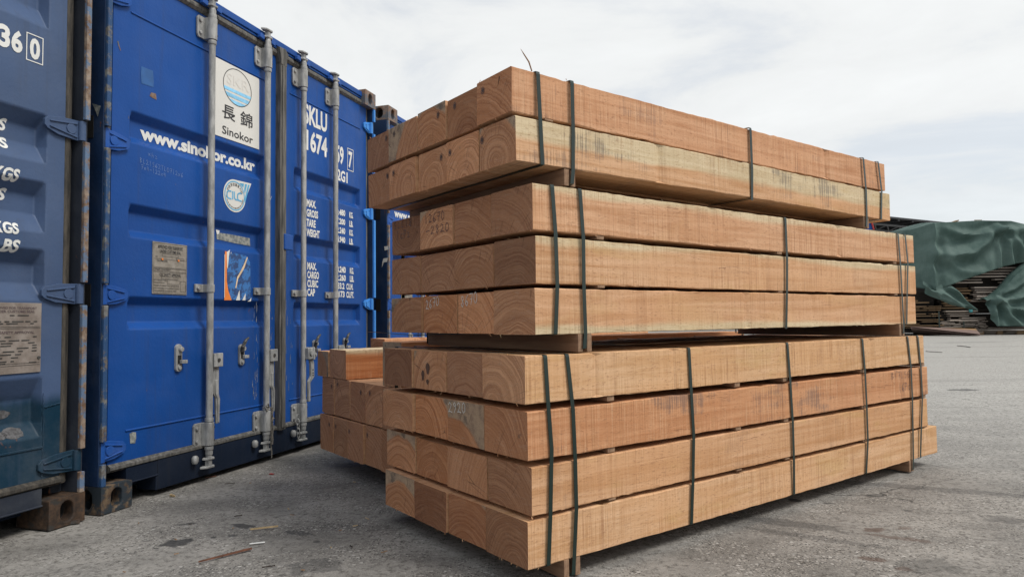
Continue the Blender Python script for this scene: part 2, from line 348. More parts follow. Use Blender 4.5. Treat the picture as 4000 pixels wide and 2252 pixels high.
def timber_end():
    m = NM('timber_end_grain'); c0 = m.coord(); x, y, z = m.xyz(c0)
    sd = m.attr('seed'); tone = m.attr('etone')
    off = m.n('ShaderNodeCombineXYZ', {0: m.math('MULTIPLY', sd, 2.7), 1: m.math('MULTIPLY', sd, 9.1), 2: m.math('MULTIPLY', sd, 4.3)}).outputs[0]
    c = m.n('ShaderNodeVectorMath', {0: c0, 1: off}, operation='ADD').outputs[0]
    warp = m.math('MULTIPLY', m.math('SUBTRACT', m.noise(c, 6, 3), .5), .050)
    warp = m.math('ADD', warp, m.math('MULTIPLY', m.math('SUBTRACT', m.noise(c, 45, 3), .5), .004))
    py = m.attr('pith_y'); pz = m.attr('pith_z')
    ddy = m.math('SUBTRACT', y, py); ddz = m.math('MULTIPLY', m.math('SUBTRACT', z, pz), m.attr('squash'))
    r = m.math('SQRT', m.math('ADD', m.math('MULTIPLY', ddy, ddy), m.math('MULTIPLY', ddz, ddz)))
    r = m.math('ADD', r, warp)
    rv = m.n('ShaderNodeCombineXYZ', {0: m.math('MULTIPLY', r, 165.0), 1: m.math('MULTIPLY', sd, 11.0), 2: m.math('MULTIPLY', m.noise(c, 9, 2), 1.2)}).outputs[0]
    rings = m.noise(rv, 1, 3, .7)
    rv2 = m.n('ShaderNodeCombineXYZ', {0: m.math('MULTIPLY', r, 30.0), 1: m.math('MULTIPLY', sd, 5.0), 2: m.math('MULTIPLY', m.noise(c, 5, 2), 1.5)}).outputs[0]
    bands = m.noise(rv2, 1, 2, .6)
    fleck = m.noise(c, 230, 3, .7); blot = m.noise(c, 9, 4, .6)
    light = m.mix(tone, (.540, .305, .175), (.600, .280, .135))
    dark = m.mix(tone, (.330, .165, .088), (.365, .135, .056))
    col = m.mix(m.math('MULTIPLY', m.ramp(rings, .36, .66), 1.0), light, dark)
    col = m.mix(m.math('MULTIPLY', m.ramp(bands, .42, .68), .30), col, m.mix(tone, (.260, .130, .078), (.295, .108, .044)))
    col = m.mix(m.math('MULTIPLY', m.ramp(blot, .42, .66), .60), col, m.mix(tone, (.420, .218, .116), (.445, .178, .072)))
    dk = m.attr('dark'); col = m.mix(m.math('MULTIPLY', dk, .70), col, (.185, .088, .064))
    # grey sapwood far from the pith
    sapr = m.attr('sapr')
    sp = m.ramp(m.math('SUBTRACT', r, sapr), -.006, .008)
    sc = m.mix(m.ramp(m.noise(c, 26, 5, .65), .42, .66), (.40, .32, .225), (.235, .195, .15))
    col = m.mix(m.math('MULTIPLY', sp, .74), col, sc)
    # saw sweeps across the end and open pores
    sw = m.noise(m.scale(c, (1, 22, 150)), 1, 3, .7, 1.5)
    col = m.mix(m.math('MULTIPLY', m.ramp(sw, .50, .72), .28), col, (.47, .34, .25))
    col = m.mix(m.math('MULTIPLY', m.ramp(fleck, .56, .70), .50), col, (.08, .045, .032))
    mould = m.math('MULTIPLY', m.ramp(m.math('ADD', m.noise(c, 12, 6, .7), m.math('MULTIPLY', sp, .12)), .66, .76), .6)
    col = m.mix(mould, col, (.07, .065, .062))
    an = m.math('ARCTAN2', ddz, ddy)
    cv = m.n('ShaderNodeCombineXYZ', {0: m.math('MULTIPLY', an, 5.5), 1: m.math('MULTIPLY', r, 2.0), 2: m.math('MULTIPLY', sd, 3.0)}).outputs[0]
    ckd = m.n('ShaderNodeTexVoronoi', {'Vector': m.n('ShaderNodeVectorMath', {0: cv, 1: m.scale(m.n('ShaderNodeTexNoise', {'Vector': c, 'Scale': 30.0}).outputs['Color'], (.10, 0, 0))}, operation='ADD').outputs[0], 'Scale': 1.0}, feature='DISTANCE_TO_EDGE', voronoi_dimensions='2D').outputs['Distance']
    ck = m.math('MULTIPLY', m.ramp(ckd, .022, .006), m.ramp(m.noise(c, 8, 2), .52, .62))
    col = m.mix(m.math('MULTIPLY', ck, .7), col, (.06, .032, .022))
    vl = m.math('MULTIPLY', m.attr('value'), 1.07); col = m.mix(1.0, col, m.n('ShaderNodeCombineXYZ', {0: vl, 1: vl, 2: vl}).outputs[0], 'MULTIPLY')
    m.bump(m.math('ADD', m.math('MULTIPLY', sw, .8), m.math('ADD', rings, fleck)), .4, .002)
    return m.done(col, .85, None, .2)
MAT['side'] = timber_side(); MAT['end'] = timber_end()
MAT['bearer'] = (lambda m: (m.bump(m.noise(m.scale(m.coord(), (40, 6, 60)), 1, 5), .5, .003), m.done(m.mix(m.ramp(m.noise(m.scale(m.coord(), (60, 2, 40)), 1, 5, .65), .33, .68), (.20, .118, .076), (.31, .20, .128)), .85, None, .2))[1])(NM('bearer_timber'))
# ------------------------------------------------------------------ lettering
def font_mesh(body, shear=0.0, bold=0.0):
    cu = bpy.data.curves.new('lettering', 'FONT'); cu.body = body; cu.shear = shear; cu.offset = bold; cu.resolution_u = 3
    o = bpy.data.objects.new('lettering', cu); COL.objects.link(o)
    dg = bpy.context.evaluated_depsgraph_get(); dg.update()
    me = bpy.data.meshes.new_from_object(o.evaluated_get(dg))
    bpy.data.objects.remove(o); bpy.data.curves.remove(cu)
    me.materials.clear(); return me
def fit(me, u0, u1, z0, z1, v=0.0, prof=None, breaks=None, tilt=0.0):
    xs = [p.co.x for p in me.vertices]; ys = [p.co.y for p in me.vertices]
    if not xs: return me
    ax, bx, ay, by = min(xs), max(xs), min(ys), max(ys)
    for p in me.vertices:
        s = (p.co.x - ax) / max(bx - ax, 1e-6); t = (p.co.y - ay) / max(by - ay, 1e-6)
        u = u0 + s * (u1 - u0); z = z0 + t * (z1 - z0) + tilt * (s - .5)
        p.co = (u, v, z)
    if prof:
        bm = bmesh.new(); bm.from_mesh(me)
        for zb in breaks:
            if z0 - .03 < zb < z1 + .03:
                bmesh.ops.bisect_plane(bm, geom=bm.verts[:] + bm.edges[:] + bm.faces[:], plane_co=(0, 0, zb), plane_no=(0, 0, 1))
        for p in bm.verts: p.co.y = prof(p.co.x, p.co.z) - .002
        bm.to_mesh(me); bm.free()
    return me
def letters(parent, body, u0, u1, z0, z1, v, mat='white', shear=0.0, bold=0.0, name='lettering', **k):
    return new_obj(name, fit(font_mesh(body, shear, bold), u0, u1, z0, z1, v, **k), MAT[mat], parent)
STROKES = {'0': [[(.5, 1), (.15, .8), (.1, .3), (.4, 0), (.8, .2), (.85, .7), (.5, 1)]], '1': [[(.4, 1), (.45, 0)]],
    '2': [[(.1, .75), (.35, 1), (.75, .8), (.6, .5), (.1, .05), (.5, .12), (.95, .05)]], '6': [[(.8, 1), (.3, .65), (.15, .2), (.5, 0), (.8, .25), (.5, .45), (.2, .25)]],
    '7': [[(.1, .95), (.85, 1), (.45, 0)], [(.3, .5), (.75, .55)]], '8': [[(.75, .85), (.4, 1), (.2, .8), (.75, .3), (.5, 0), (.2, .2), (.8, .75)]],
    '9': [[(.8, .75), (.45, .6), (.2, .8), (.5, 1), (.8, .8), (.7, .4), (.4, 0)]], '-': [[(.1, .45), (.9, .5)]],
    'P': [[(.2, 0), (.2, 1)], [(.2, 1), (.8, .85), (.6, .5), (.2, .5)]], 'c': [[(.8, .5), (.4, .55), (.2, .3), (.4, 0), (.8, .1)]], '5': [[(.8, 1), (.3, .95), (.25, .6), (.7, .5), (.7, .1), (.2, 0)]],
    'B': [[(.2, 0), (.2, 1), (.7, .85), (.25, .55), (.8, .3), (.2, 0)]], 'L': [[(.3, 1), (.2, .05), (.7, .1)]], 'x': [[(.1, .6), (.8, .1)], [(.8, .65), (.15, .05)]],
    '4': [[(.3, 1), (.15, .4), (.85, .45)], [(.65, .9), (.6, 0)]], 'v': [[(.2, .8), (.4, .2), (.8, 1)]], 'h': [[(.2, 1), (.2, 0)], [(.2, .4), (.6, .5), (.7, 0)]],
    'z': [[(.1, .6), (.6, .55), (.2, .05), (.8, .1)]], 'T': [[(.1, 1), (.9, 1)], [(.5, 1), (.5, 0)]], 'i': [[(.5, .6), (.5, 0)]]}
def hand(parent, text, name, mat, org, du, dz, w, h, r=.0016, gap=1.15, slope=0.0):
    """hand-written stroke lettering on a plane: org + a*du + b*dz"""
    mb = MB(); org = Vector(org); du = Vector(du); dz = Vector(dz); nrm = du.cross(dz).normalized()
    for i, ch in enumerate(text):
        for st in STROKES.get(ch, []):
            pts = [org + du * ((i * gap + a) * w + R.uniform(-.03, .03) * w) + dz * (b * h + slope * i * h) for a, b in st]
            for a, b in zip(pts, pts[1:]):
                t = (b - a).normalized(); q = t.cross(nrm) * r; e = t * r * .7
                mb.add([a - q - e, a + q - e, b + q + e, b - q + e], [(0, 1, 2, 3)])
    return mb.build(name, MAT[mat], parent)

# ------------------------------------------------------------------ shipping container, x = along the door face, y = into the box, z = up
CW, CH, CL = 2.438, 2.591, 6.058
def stadium(cx, cz, hw, hh, n=20):
    pts = []
    for k in range(n):
        a = 2 * pi * k / n; s = 1 if sin(a) >= 0 else -1
        pts.append((cx + hw * cos(a), cz + s * (hh - hw) + hw * sin(a)))
    return pts
def casting(root, x0, z0, y0, mats, flip_y=False, side=-1, name='corner_casting'):
    """cast corner block 0.162 x 0.178 x 0.118 with an oval opening in the end face and one in the outer side face"""
    mb = MB(); w, d, h = .162, .178, .118; rad = .022
    x1 = x0 + w; y1 = y0 + d
    def plate(P, cw, ch, hw, hh, depth):
        """P maps (a,b,depth)->xyz; a in 0..cw, b in 0..ch"""
        n = 32; inn = []; outr = []
        for k in range(n):
            a = 2 * pi * (k + .5) / n; ca, sa = cos(a), sin(a)
            s = 1 if sa >= 0 else -1
            inn.append((cw / 2 + hw * ca, ch / 2 + s * max(hh - hw, 0) + hw * sa))
            t = min((cw / 2) / max(abs(ca), 1e-6), (ch / 2) / max(abs(sa), 1e-6))
            outr.append((cw / 2 + t * ca, ch / 2 + t * sa))
        for k in range(n):          # snap nearest to the true corners
            a, b = outr[k]
        for ca_, cb_ in ((0, 0), (cw, 0), (cw, ch), (0, ch)):
            j = min(range(n), key=lambda q: (outr[q][0] - ca_) ** 2 + (outr[q][1] - cb_) ** 2); outr[j] = (ca_, cb_)
        vs = [P(a, b, 0) for a, b in outr] + [P(a, b, 0) for a, b in inn] + [P(a, b, depth) for a, b in inn]
        fs = []
        for k in range(n):
            j = (k + 1) % n
            fs += [(k, j, n + j, n + k), (n + k, n + j, 2 * n + j, 2 * n + k)]
        mb.add(vs, fs, 0); mb.add([P(a, b, depth) for a, b in inn], [tuple(range(n))], 1)
    ff = y1 if flip_y else y0; fs_ = -1 if flip_y else 1
    plate(lambda a, b, c: (x0 + a, ff + fs_ * c, z0 + b), w, h, .029, .042, .055)
    sx = x0 if side < 0 else x1
    plate(lambda a, b, c: (sx - side * c, y0 + a, z0 + b), d, h, .036, .044, .055)
    ox = x1 if side < 0 else x0; oy = y0 if flip_y else y1
    mb.add([(x0, oy, z0), (x1, oy, z0), (x1, oy, z0 + h), (x0, oy, z0 + h)], [(0, 1, 2, 3)])
    mb.add([(ox, y0, z0), (ox, y1, z0), (ox, y1, z0 + h), (ox, y0, z0 + h)], [(0, 1, 2, 3)])
    for zz in (z0, z0 + h): mb.add([(x0, y0, zz), (x1, y0, zz), (x1, y1, zz), (x0, y1, zz)], [(0, 1, 2, 3)])
    o = mb.build(name, [MAT[mats], MAT['black']], root)
    bm = bmesh.new(); bm.from_mesh(o.data); bmesh.ops.remove_doubles(bm, verts=bm.verts, dist=.0004); bmesh.ops.recalc_face_normals(bm, faces=bm.faces)
    # round the outer vertical corner
    es = [e for e in bm.edges if abs(e.verts[0].co.z - e.verts[1].co.z) > .003 and all(abs(v.co.x - sx) < 1e-4 and abs(v.co.y - ff) < 1e-4 for v in e.verts)]
    bmesh.ops.bevel(bm, geom=es, offset=rad, segments=4, affect='EDGES', profile=.5)
    bm.to_mesh(o.data); bm.free()
    b = o.modifiers.new('bevel', 'BEVEL'); b.width = .005; b.segments = 2; b.limit_method = 'ANGLE'; b.angle_limit = radians(50)
    return o

def door_skin(name, u0, u1, p0, p1, z0, z1, bands, vo, vi, mat, root, sw=.014):
    """pressed steel door leaf; bands = [(outer_low, inner_low, inner_high, outer_high)]"""
    zs = {z0, z1}
    for b in bands: zs |= set(b)
    zs = sorted(z for z in zs if z0 <= z <= z1)
    us = [u0, p0, p0 + sw, p1 - sw, p1, u1]
    def prof(u, z):
        a = 0.0
        for ol, il, ih, oh in bands:
            if ol < z < oh:
                a = max(a, 1.0 if il <= z <= ih else ((z - ol) / (il - ol) if z < il else (oh - z) / (oh - ih)))
        k = 0.0 if (u <= p0 or u >= p1) else min(1.0, (u - p0) / sw, (p1 - u) / sw)
        return vo + (vi - vo) * min(a, k)
    n = len(us); vs = [(u, prof(u, z), z) for z in zs for u in us]; fs = []
    for j in range(len(zs) - 1):
        for i in range(n - 1): fs.append((j * n + i, j * n + i + 1, (j + 1) * n + i + 1, (j + 1) * n + i))
    mb = MB(); mb.add(vs, fs)
    t = .04
    ring = [(u0, z0), (u1, z0), (u1, z1), (u0, z1)]
    mb.add([(u, vo + vi - vo + t, z) for u, z in ring], [(0, 1, 2, 3)])
    for (a, b), (c, d) in zip(ring, ring[1:] + ring[:1]):
        mb.add([(a, vo, b), (c, vo, d), (c, vi + t, d), (a, vi + t, b)], [(0, 1, 2, 3)])
    o = mb.build(name, MAT[mat], root)
    bm = bmesh.new(); bm.from_mesh(o.data); bmesh.ops.remove_doubles(bm, verts=bm.verts, dist=.0003); bmesh.ops.recalc_face_normals(bm, faces=bm.faces); bm.to_mesh(o.data); bm.free()
    b = o.modifiers.new('bevel', 'BEVEL'); b.width = .007; b.segments = 3; b.limit_method = 'ANGLE'; b.angle_limit = radians(18)
    for p in o.data.polygons: p.use_smooth = True
    w = o.modifiers.new('wn', 'WEIGHTED_NORMAL')
    return o, prof, zs

def lock_bar(door, cx, cy, r, zt=(2.345, 2.465), zb=(.185, .305), mid=1.005, seed=0, cam_flip=1, mat='galv'):
    """vertical locking rod with its brackets, guide, cams"""
    mb = MB()
    mb.lathe([(r, zb[1] - .02), (r, zt[0] + .02)], cx, cy, 18)
    for z, hgt in ((zb[1] + .004, .02), (zt[0] - .024, .02), (zb[0] - .022, .018), (zt[1] + .002, .02)): mb.lathe([(r * 1.22, z), (r * 1.28, z + hgt * .5), (r * 1.22, z + hgt)], cx, cy, 18)
    bar = mb.build('lock_bar', MAT[mat], door, smooth=True)
    def bracket(z0, z1):
        b = MB()
        hw = r * 1.42
        arc = [(cx + hw * cos(a), cy + hw * sin(a)) for a in [pi * (1.0 + k / 10) for k in range(11)]]
        poly = [(cx - hw, .048)] + arc + [(cx + hw, .048)]
        b.prism(poly, z0, z1, 'z')
        pl = [(cx - .074, z0 + .014), (cx - .064, z0), (cx - hw + .002, z0), (cx - hw + .002, z1), (cx - .064, z1), (cx - .074, z1 - .014)]
        b.prism(pl, .036, .048, 'y')
        for z in (z0 + (z1 - z0) * .22, z0 + (z1 - z0) * .78):
            b.disc((cx - .056, .036, z), .0095, 'y', .010, 8)
        o = b.build('bar_bracket', MAT[mat], bar, bevel=.002)
        k = MB()
        for z in (z0 + (z1 - z0) * .22, z0 + (z1 - z0) * .78): k.disc((cx + hw * .62, cy - hw * .70, z), .006, 'y', .002, 8)
        build_each(k, 'bolt_hole', MAT['black'], bar)
    bracket(*zt); bracket(*zb)
    g = MB(); hw = r * 1.22
    arc = [(cx + hw * cos(a), cy + hw * sin(a)) for a in [pi * (1.0 + k / 8) for k in range(9)]]
    g.prism([(cx - .072, .048), (cx - .072, .036), (cx - hw - .003, .034)] + arc + [(cx + hw + .003, .034), (cx + hw + .012, .036), (cx + hw + .012, .048)], mid - .021, mid + .021, 'z')
    g.disc((cx - .055, .036, mid), .011, 'y', .012, 6)
    g.build('bar_guide', MAT[mat], bar, bevel=.002)
    # cams, top and bottom: collar, neck, anvil-shaped jaws
    def jaws(z, s):
        c = MB()
        c.lathe([(r * 1.05, z), (r * 1.05, z + s * .030), (r * .80, z + s * .036), (r * 1.0, z + s * .044)] if s > 0 else
                [(r * 1.0, z + s * .044), (r * .80, z + s * .036), (r * 1.05, z + s * .030), (r * 1.05, z)], cx, cy, 14)
        zz = z + s * .044
        for q, (za, zc, wl, wr) in enumerate(((0, .012, .036, .030), (.042, .054, .052, .032))):
            a, b = sorted((zz + s * za, zz + s * zc))
            pl = [(cx - wl, cy + .012), (cx - wl * .6, cy - .016), (cx + wr * .6, cy - .020), (cx + wr, cy - .006), (cx + wr * .7, cy + .014), (cx - wl * .4, cy + .022)]
            c.prism(pl, a, b, 'z')
        a, b = sorted((zz + s * .010, zz + s * .044))
        c.prism([(cx - .016, cy + .012), (cx - .010, cy - .012), (cx + .014, cy - .010), (cx + .016, cy + .012)], a, b, 'z')
        c.build('bar_cam', MAT[mat], bar, bevel=.003)
    jaws(zt[1] + .018, 1); jaws(zb[0] - .018, -1)
    return bar
def handle(bar, cx, cy, z, turned=False):
    h = MB()
    if not turned:
        x0 = cx + .006
        h.box(x0, x0 + .066, cy - .026, cy - .010, z - .072, z); h.box(x0, x0 + .006, cy - .024, cy + .02, z - .07, z - .002); h.box(x0 + .060, x0 + .066, cy - .024, cy + .02, z - .07, z - .002)
        hub = h.build('handle_hub', MAT['galv'], bar, bevel=.004)
        k = MB(); k.disc((x0 + .033, cy - .026, z - .036), .010, 'y', .004, 12); k.build('rivet', MAT['steel_dark'], bar)
        b = MB(); xc = x0 + .036
        pts = [(xc - .022, z - .062), (xc + .020, z - .062), (xc + .020, z - .215), (xc + .030, z - .245), (xc + .027, z - .370), (xc + .005, z - .372), (xc - .002, z - .236), (xc - .022, z - .212)]
        b.prism(pts, cy - .008, cy + .006, 'y')
        b.prism([(xc - .012, z - .14), (xc + .012, z - .14), (xc + .012, z - .22), (xc + .02, z - .25), (xc + .018, z - .365), (xc + .010, z - .365), (xc + .006, z - .24), (xc - .012, z - .21)], cy - .014, cy - .008, 'y')
        b.build('door_handle', MAT['galv'], bar, bevel=.004)
    else:
        x0 = cx + .004
        h.box(x0 - .01, x0 + .05, cy - .044, cy - .014, z - .075, z); h.box(x0 + .04, x0 + .058, cy - .05, cy + .016, z - .08, z + .002)
        h.build('handle_hub', MAT['galv'], bar, bevel=.005)
        k = MB(); k.disc((x0 + .018, cy - .044, z - .034), .017, 'y', .008, 12); k.build('rivet', MAT['galv'], bar)
        b = MB(); xc = x0 + .046
        b.prism([(xc - .02, z - .07), (xc + .012, z - .07), (xc + .03, z - .10), (xc + .032, z - .19), (xc - .012, z - .225), (xc - .012, z - .345), (xc - .032, z - .345), (xc - .032, z - .215), (xc - .006, z - .185), (xc - .008, z - .11)], cy - .03, cy - .014, 'y')
        b.build('door_handle', MAT['galv'], bar, bevel=.004)
        k = MB()
        for dz in (-.145, -.165, -.18): k.disc((xc + .014, cy - .030, z + dz), .006, 'y', .001, 8)
        build_each(k, 'handle_hole', MAT['black'], bar)
def catch(door, cx, z0, z1, v, hook):
    b = MB(); w = .021
    zc = (z0 + z1 - (.035 if hook else 0)) / 2; hh = (z1 - z0 - (.035 if hook else 0)) / 2
    b.prism(stadium(cx, zc, w, hh), v - .014, v, 'y')
    b.disc((cx + .006, v - .014, z1 - (.06 if hook else .026)), .013, 'y', .014, 10)
    b.disc((cx, v - .014, z0 + .020), .010, 'y', .008, 8)
    b.box(cx + .0, cx + .036, v - .034, v - .012, z0 + .040, z0 + .058)
    o = b.build('handle_catch', MAT['galv'], door, bevel=.002)
    k = MB(); k.box(cx - .010, cx + .012, v - .0165, v - .013, z0 + .040, z0 + .082); k.build('catch_slot', MAT['black'], o)
    if hook:
        h = MB(); h.tube([(cx - .008, v - .020, z1 - .075), (cx - .012, v - .028, z1 - .05), (cx + .002, v - .03, z1 - .025), (cx + .012, v - .03, z1 - .012), (cx + .034, v - .03, z1)], [.012, .011, .010, .009, .005], 8)
        h.build('catch_hook', MAT['steel_dark'], o)
def hinge(root, xp, xe, z, mat, v=.03, hgt=.092, pin=.016):
    """xp pin axis, xe far end of the blade on the door"""
    s = 1 if xe > xp else -1; a = z - hgt / 2; b = z + hgt / 2
    m = MB(); m.lathe([(pin, a + .002), (pin, b - .002)], xp, v, 14)
    e = xe - s * .03
    poly = [(xp, b), (e - s * .045, b - .004), (xe - s * .012, b - .018), (xe, b - .032), (xe, a + .034), (xe - s * .012, a + .022), (e - s * .03, a + .006), (xp, a)]
    m.prism(poly, v + .004, v + .018, 'y')
    m.prism([(xp + s * .02, b - .012), (xe - s * .02, b - .030), (xe - s * .02, b - .036), (xp + s * .02, b - .020)], v - .002, v + .005, 'y')
    m.prism([(xp + s * .02, a + .010), (xe - s * .02, a + .030), (xe - s * .02, a + .036), (xp + s * .02, a + .018)], v - .002, v + .005, 'y')
    m.disc((xp + s * .048, v + .004, z), .022, 'y', .005, 14)
    return m.build('hinge', MAT[mat], root, bevel=.002)

def container_frame(root, P):
    """posts, header, sill, walls, roof, floor, castings, gaskets"""
    lo, hi = .118, CH - .118
    for sd, xo in ((-1, 0.0), (1, CW)):
        s = -sd
        def U(a): return xo + s * a
        pm = MB(); ins = [(U(.0), .018), (U(.0), .165), (U(.078), .165), (U(.078), .105), (U(.024), .105), (U(.024), .018)]
        pm.prism(ins, lo, hi, 'z')
        post = pm.build('corner_post', MAT[P['post']], root, bevel=.003)
        lip = MB(); zz = lo
        for z in P['hinges'] + [hi + .046]:
            if z - .048 > zz: lip.box(min(U(.0015), U(.0245)), max(U(.0015), U(.0245)), .0, .018, zz, z - .048)
            zz = z + .048
        lp = lip.build('post_edge', MAT[P['lip_l'] if sd < 0 else P['lip_r']], post, bevel=.003)
        sl_ = MB()
        for z in (.95, 1.70): sl_.box(min(U(-.002), U(.004)), max(U(-.002), U(.004)), .075, .118, z - .05, z + .05)
        build_each(sl_, 'lashing_slot', MAT['black'], post)
        for z0, top in ((0, 0), (CH - .118, 1)):
            casting(root, xo if sd < 0 else xo - .162, z0, 0.0, P['cast_top'] if top else (P['cast_l'] if sd < 0 else P['cast_r']), side=sd)
            casting(root, xo if sd < 0 else xo - .162, z0, CL - .178, P['cast_top'], True, sd)
        rp = MB(); rp.box(min(U(.006), U(.11)), max(U(.006), U(.11)), CL - .17, CL - .01, lo, hi); rp.build('corner_post', MAT[P['wall']], root)
        # corrugated side wall between top and bottom rails
        w = MB(); per = .276; y = .165; pts = []
        while y < CL - .17:
            pts += [(y, .040), (y + .07, .040), (y + .138, .076), (y + .208, .076)]; y += per
        pts = [(min(a, CL - .17), b) for a, b in pts]
        vs = [(U(b), a, z) for a, b in pts for z in (.15, 2.53)]
        w.add(vs, [(2 * i, 2 * i + 2, 2 * i + 3, 2 * i + 1) for i in range(len(pts) - 1)])
        w.build('side_wall', MAT[P['wall']], root)
        rl = MB(); rl.box(min(U(.008), U(.07)), max(U(.008), U(.07)), .178, CL - .178, 2.50, 2.572); rl.build('top_rail', MAT[P['wall']], root, bevel=.004)
        rl = MB(); rl.box(min(U(.008), U(.06)), max(U(.008), U(.06)), .178, CL - .178, .03, .165); rl.build('bottom_rail', MAT[P['wall']], root, bevel=.004)
    h = MB(); h.box(.163, CW - .163, .026, .14, 2.53, 2.569); h.box(.163, CW - .163, .034, .12, 2.515, 2.529)
    hd = h.build('door_header', MAT[P['header']], root, bevel=.004)
    kp = MB()
    for u in P['bars']:
        for du in (-.055, .05):
            kp.prism([(u + du - .02, 2.510), (u + du + .018, 2.505), (u + du + .022, 2.532), (u + du - .004, 2.540), (u + du - .016, 2.532)], .002, .026, 'y')
    build_each(kp, 'cam_keeper', MAT['blue_hinge' if P['paint'] == 'blue' else P['paint']], hd, bevel=.003)
    s = MB()
    s.box(.163, .345, .036, .15, .098, .168); s.box(CW - .345, CW - .163, .036, .15, .098, .168); s.box(.3452, CW - .3452, .034, .15, .026, .168)
    s.prism([(.333, .034), (.3452, .034), (.3452, .15), (.333, .15)], .026, .098, 'z')
    s.box(.163, .345, .030, .037, .094, .102); s.box(CW - .345, CW - .163, .030, .037, .094, .102)
    sill = s.build('door_sill', MAT[P['sill']], root, bevel=.003)
    kb = MB()
    for u in P['bars']: kb.lathe([(.012, .105), (.018, .115), (.018, .135), (.010, .145)], u - .085, .018, 10)
    build_each(kb, 'cam_keeper', MAT['galv'], sill, smooth=True)
    rf = MB(); rf.box(.07, CW - .07, .12, CL - .12, 2.545, 2.565)
    y = .3
    while y < CL - .4: rf.box(.15, CW - .15, y, y + .12, 2.565, 2.578); y += .23
    rf.build('roof', MAT[P['wall']], root)
    bk = MB(); bk.box(.1, CW - .1, CL - .09, CL - .05, .1, 2.53); bk.build('end_wall', MAT[P['wall']], root)
    fl = MB(); fl.box(.061, CW - .061, .151, CL - .1, .05, .16); fl.build('underfloor', MAT['sill'], root)

def gaskets(door, u0, u1, z0, z1, v, rub='rubber'):
    g = MB()
    g.prism([(v - .004, z0 + .004), (v - .020, z0 - .008), (v - .020, z0 - .020), (v + .004, z0 - .034), (v + .05, z0 - .034), (v + .05, z0 + .004)], u0, u1, 'x')
    g.prism([(v - .004, z1 - .002), (v - .018, z1 + .012), (v - .018, z1 + .024), (v - .006, z1 + .046), (v + .05, z1 + .046), (v + .05, z1 - .002)], u0, u1, 'x')
    return build_each(g, 'door_gasket', MAT[rub], door)
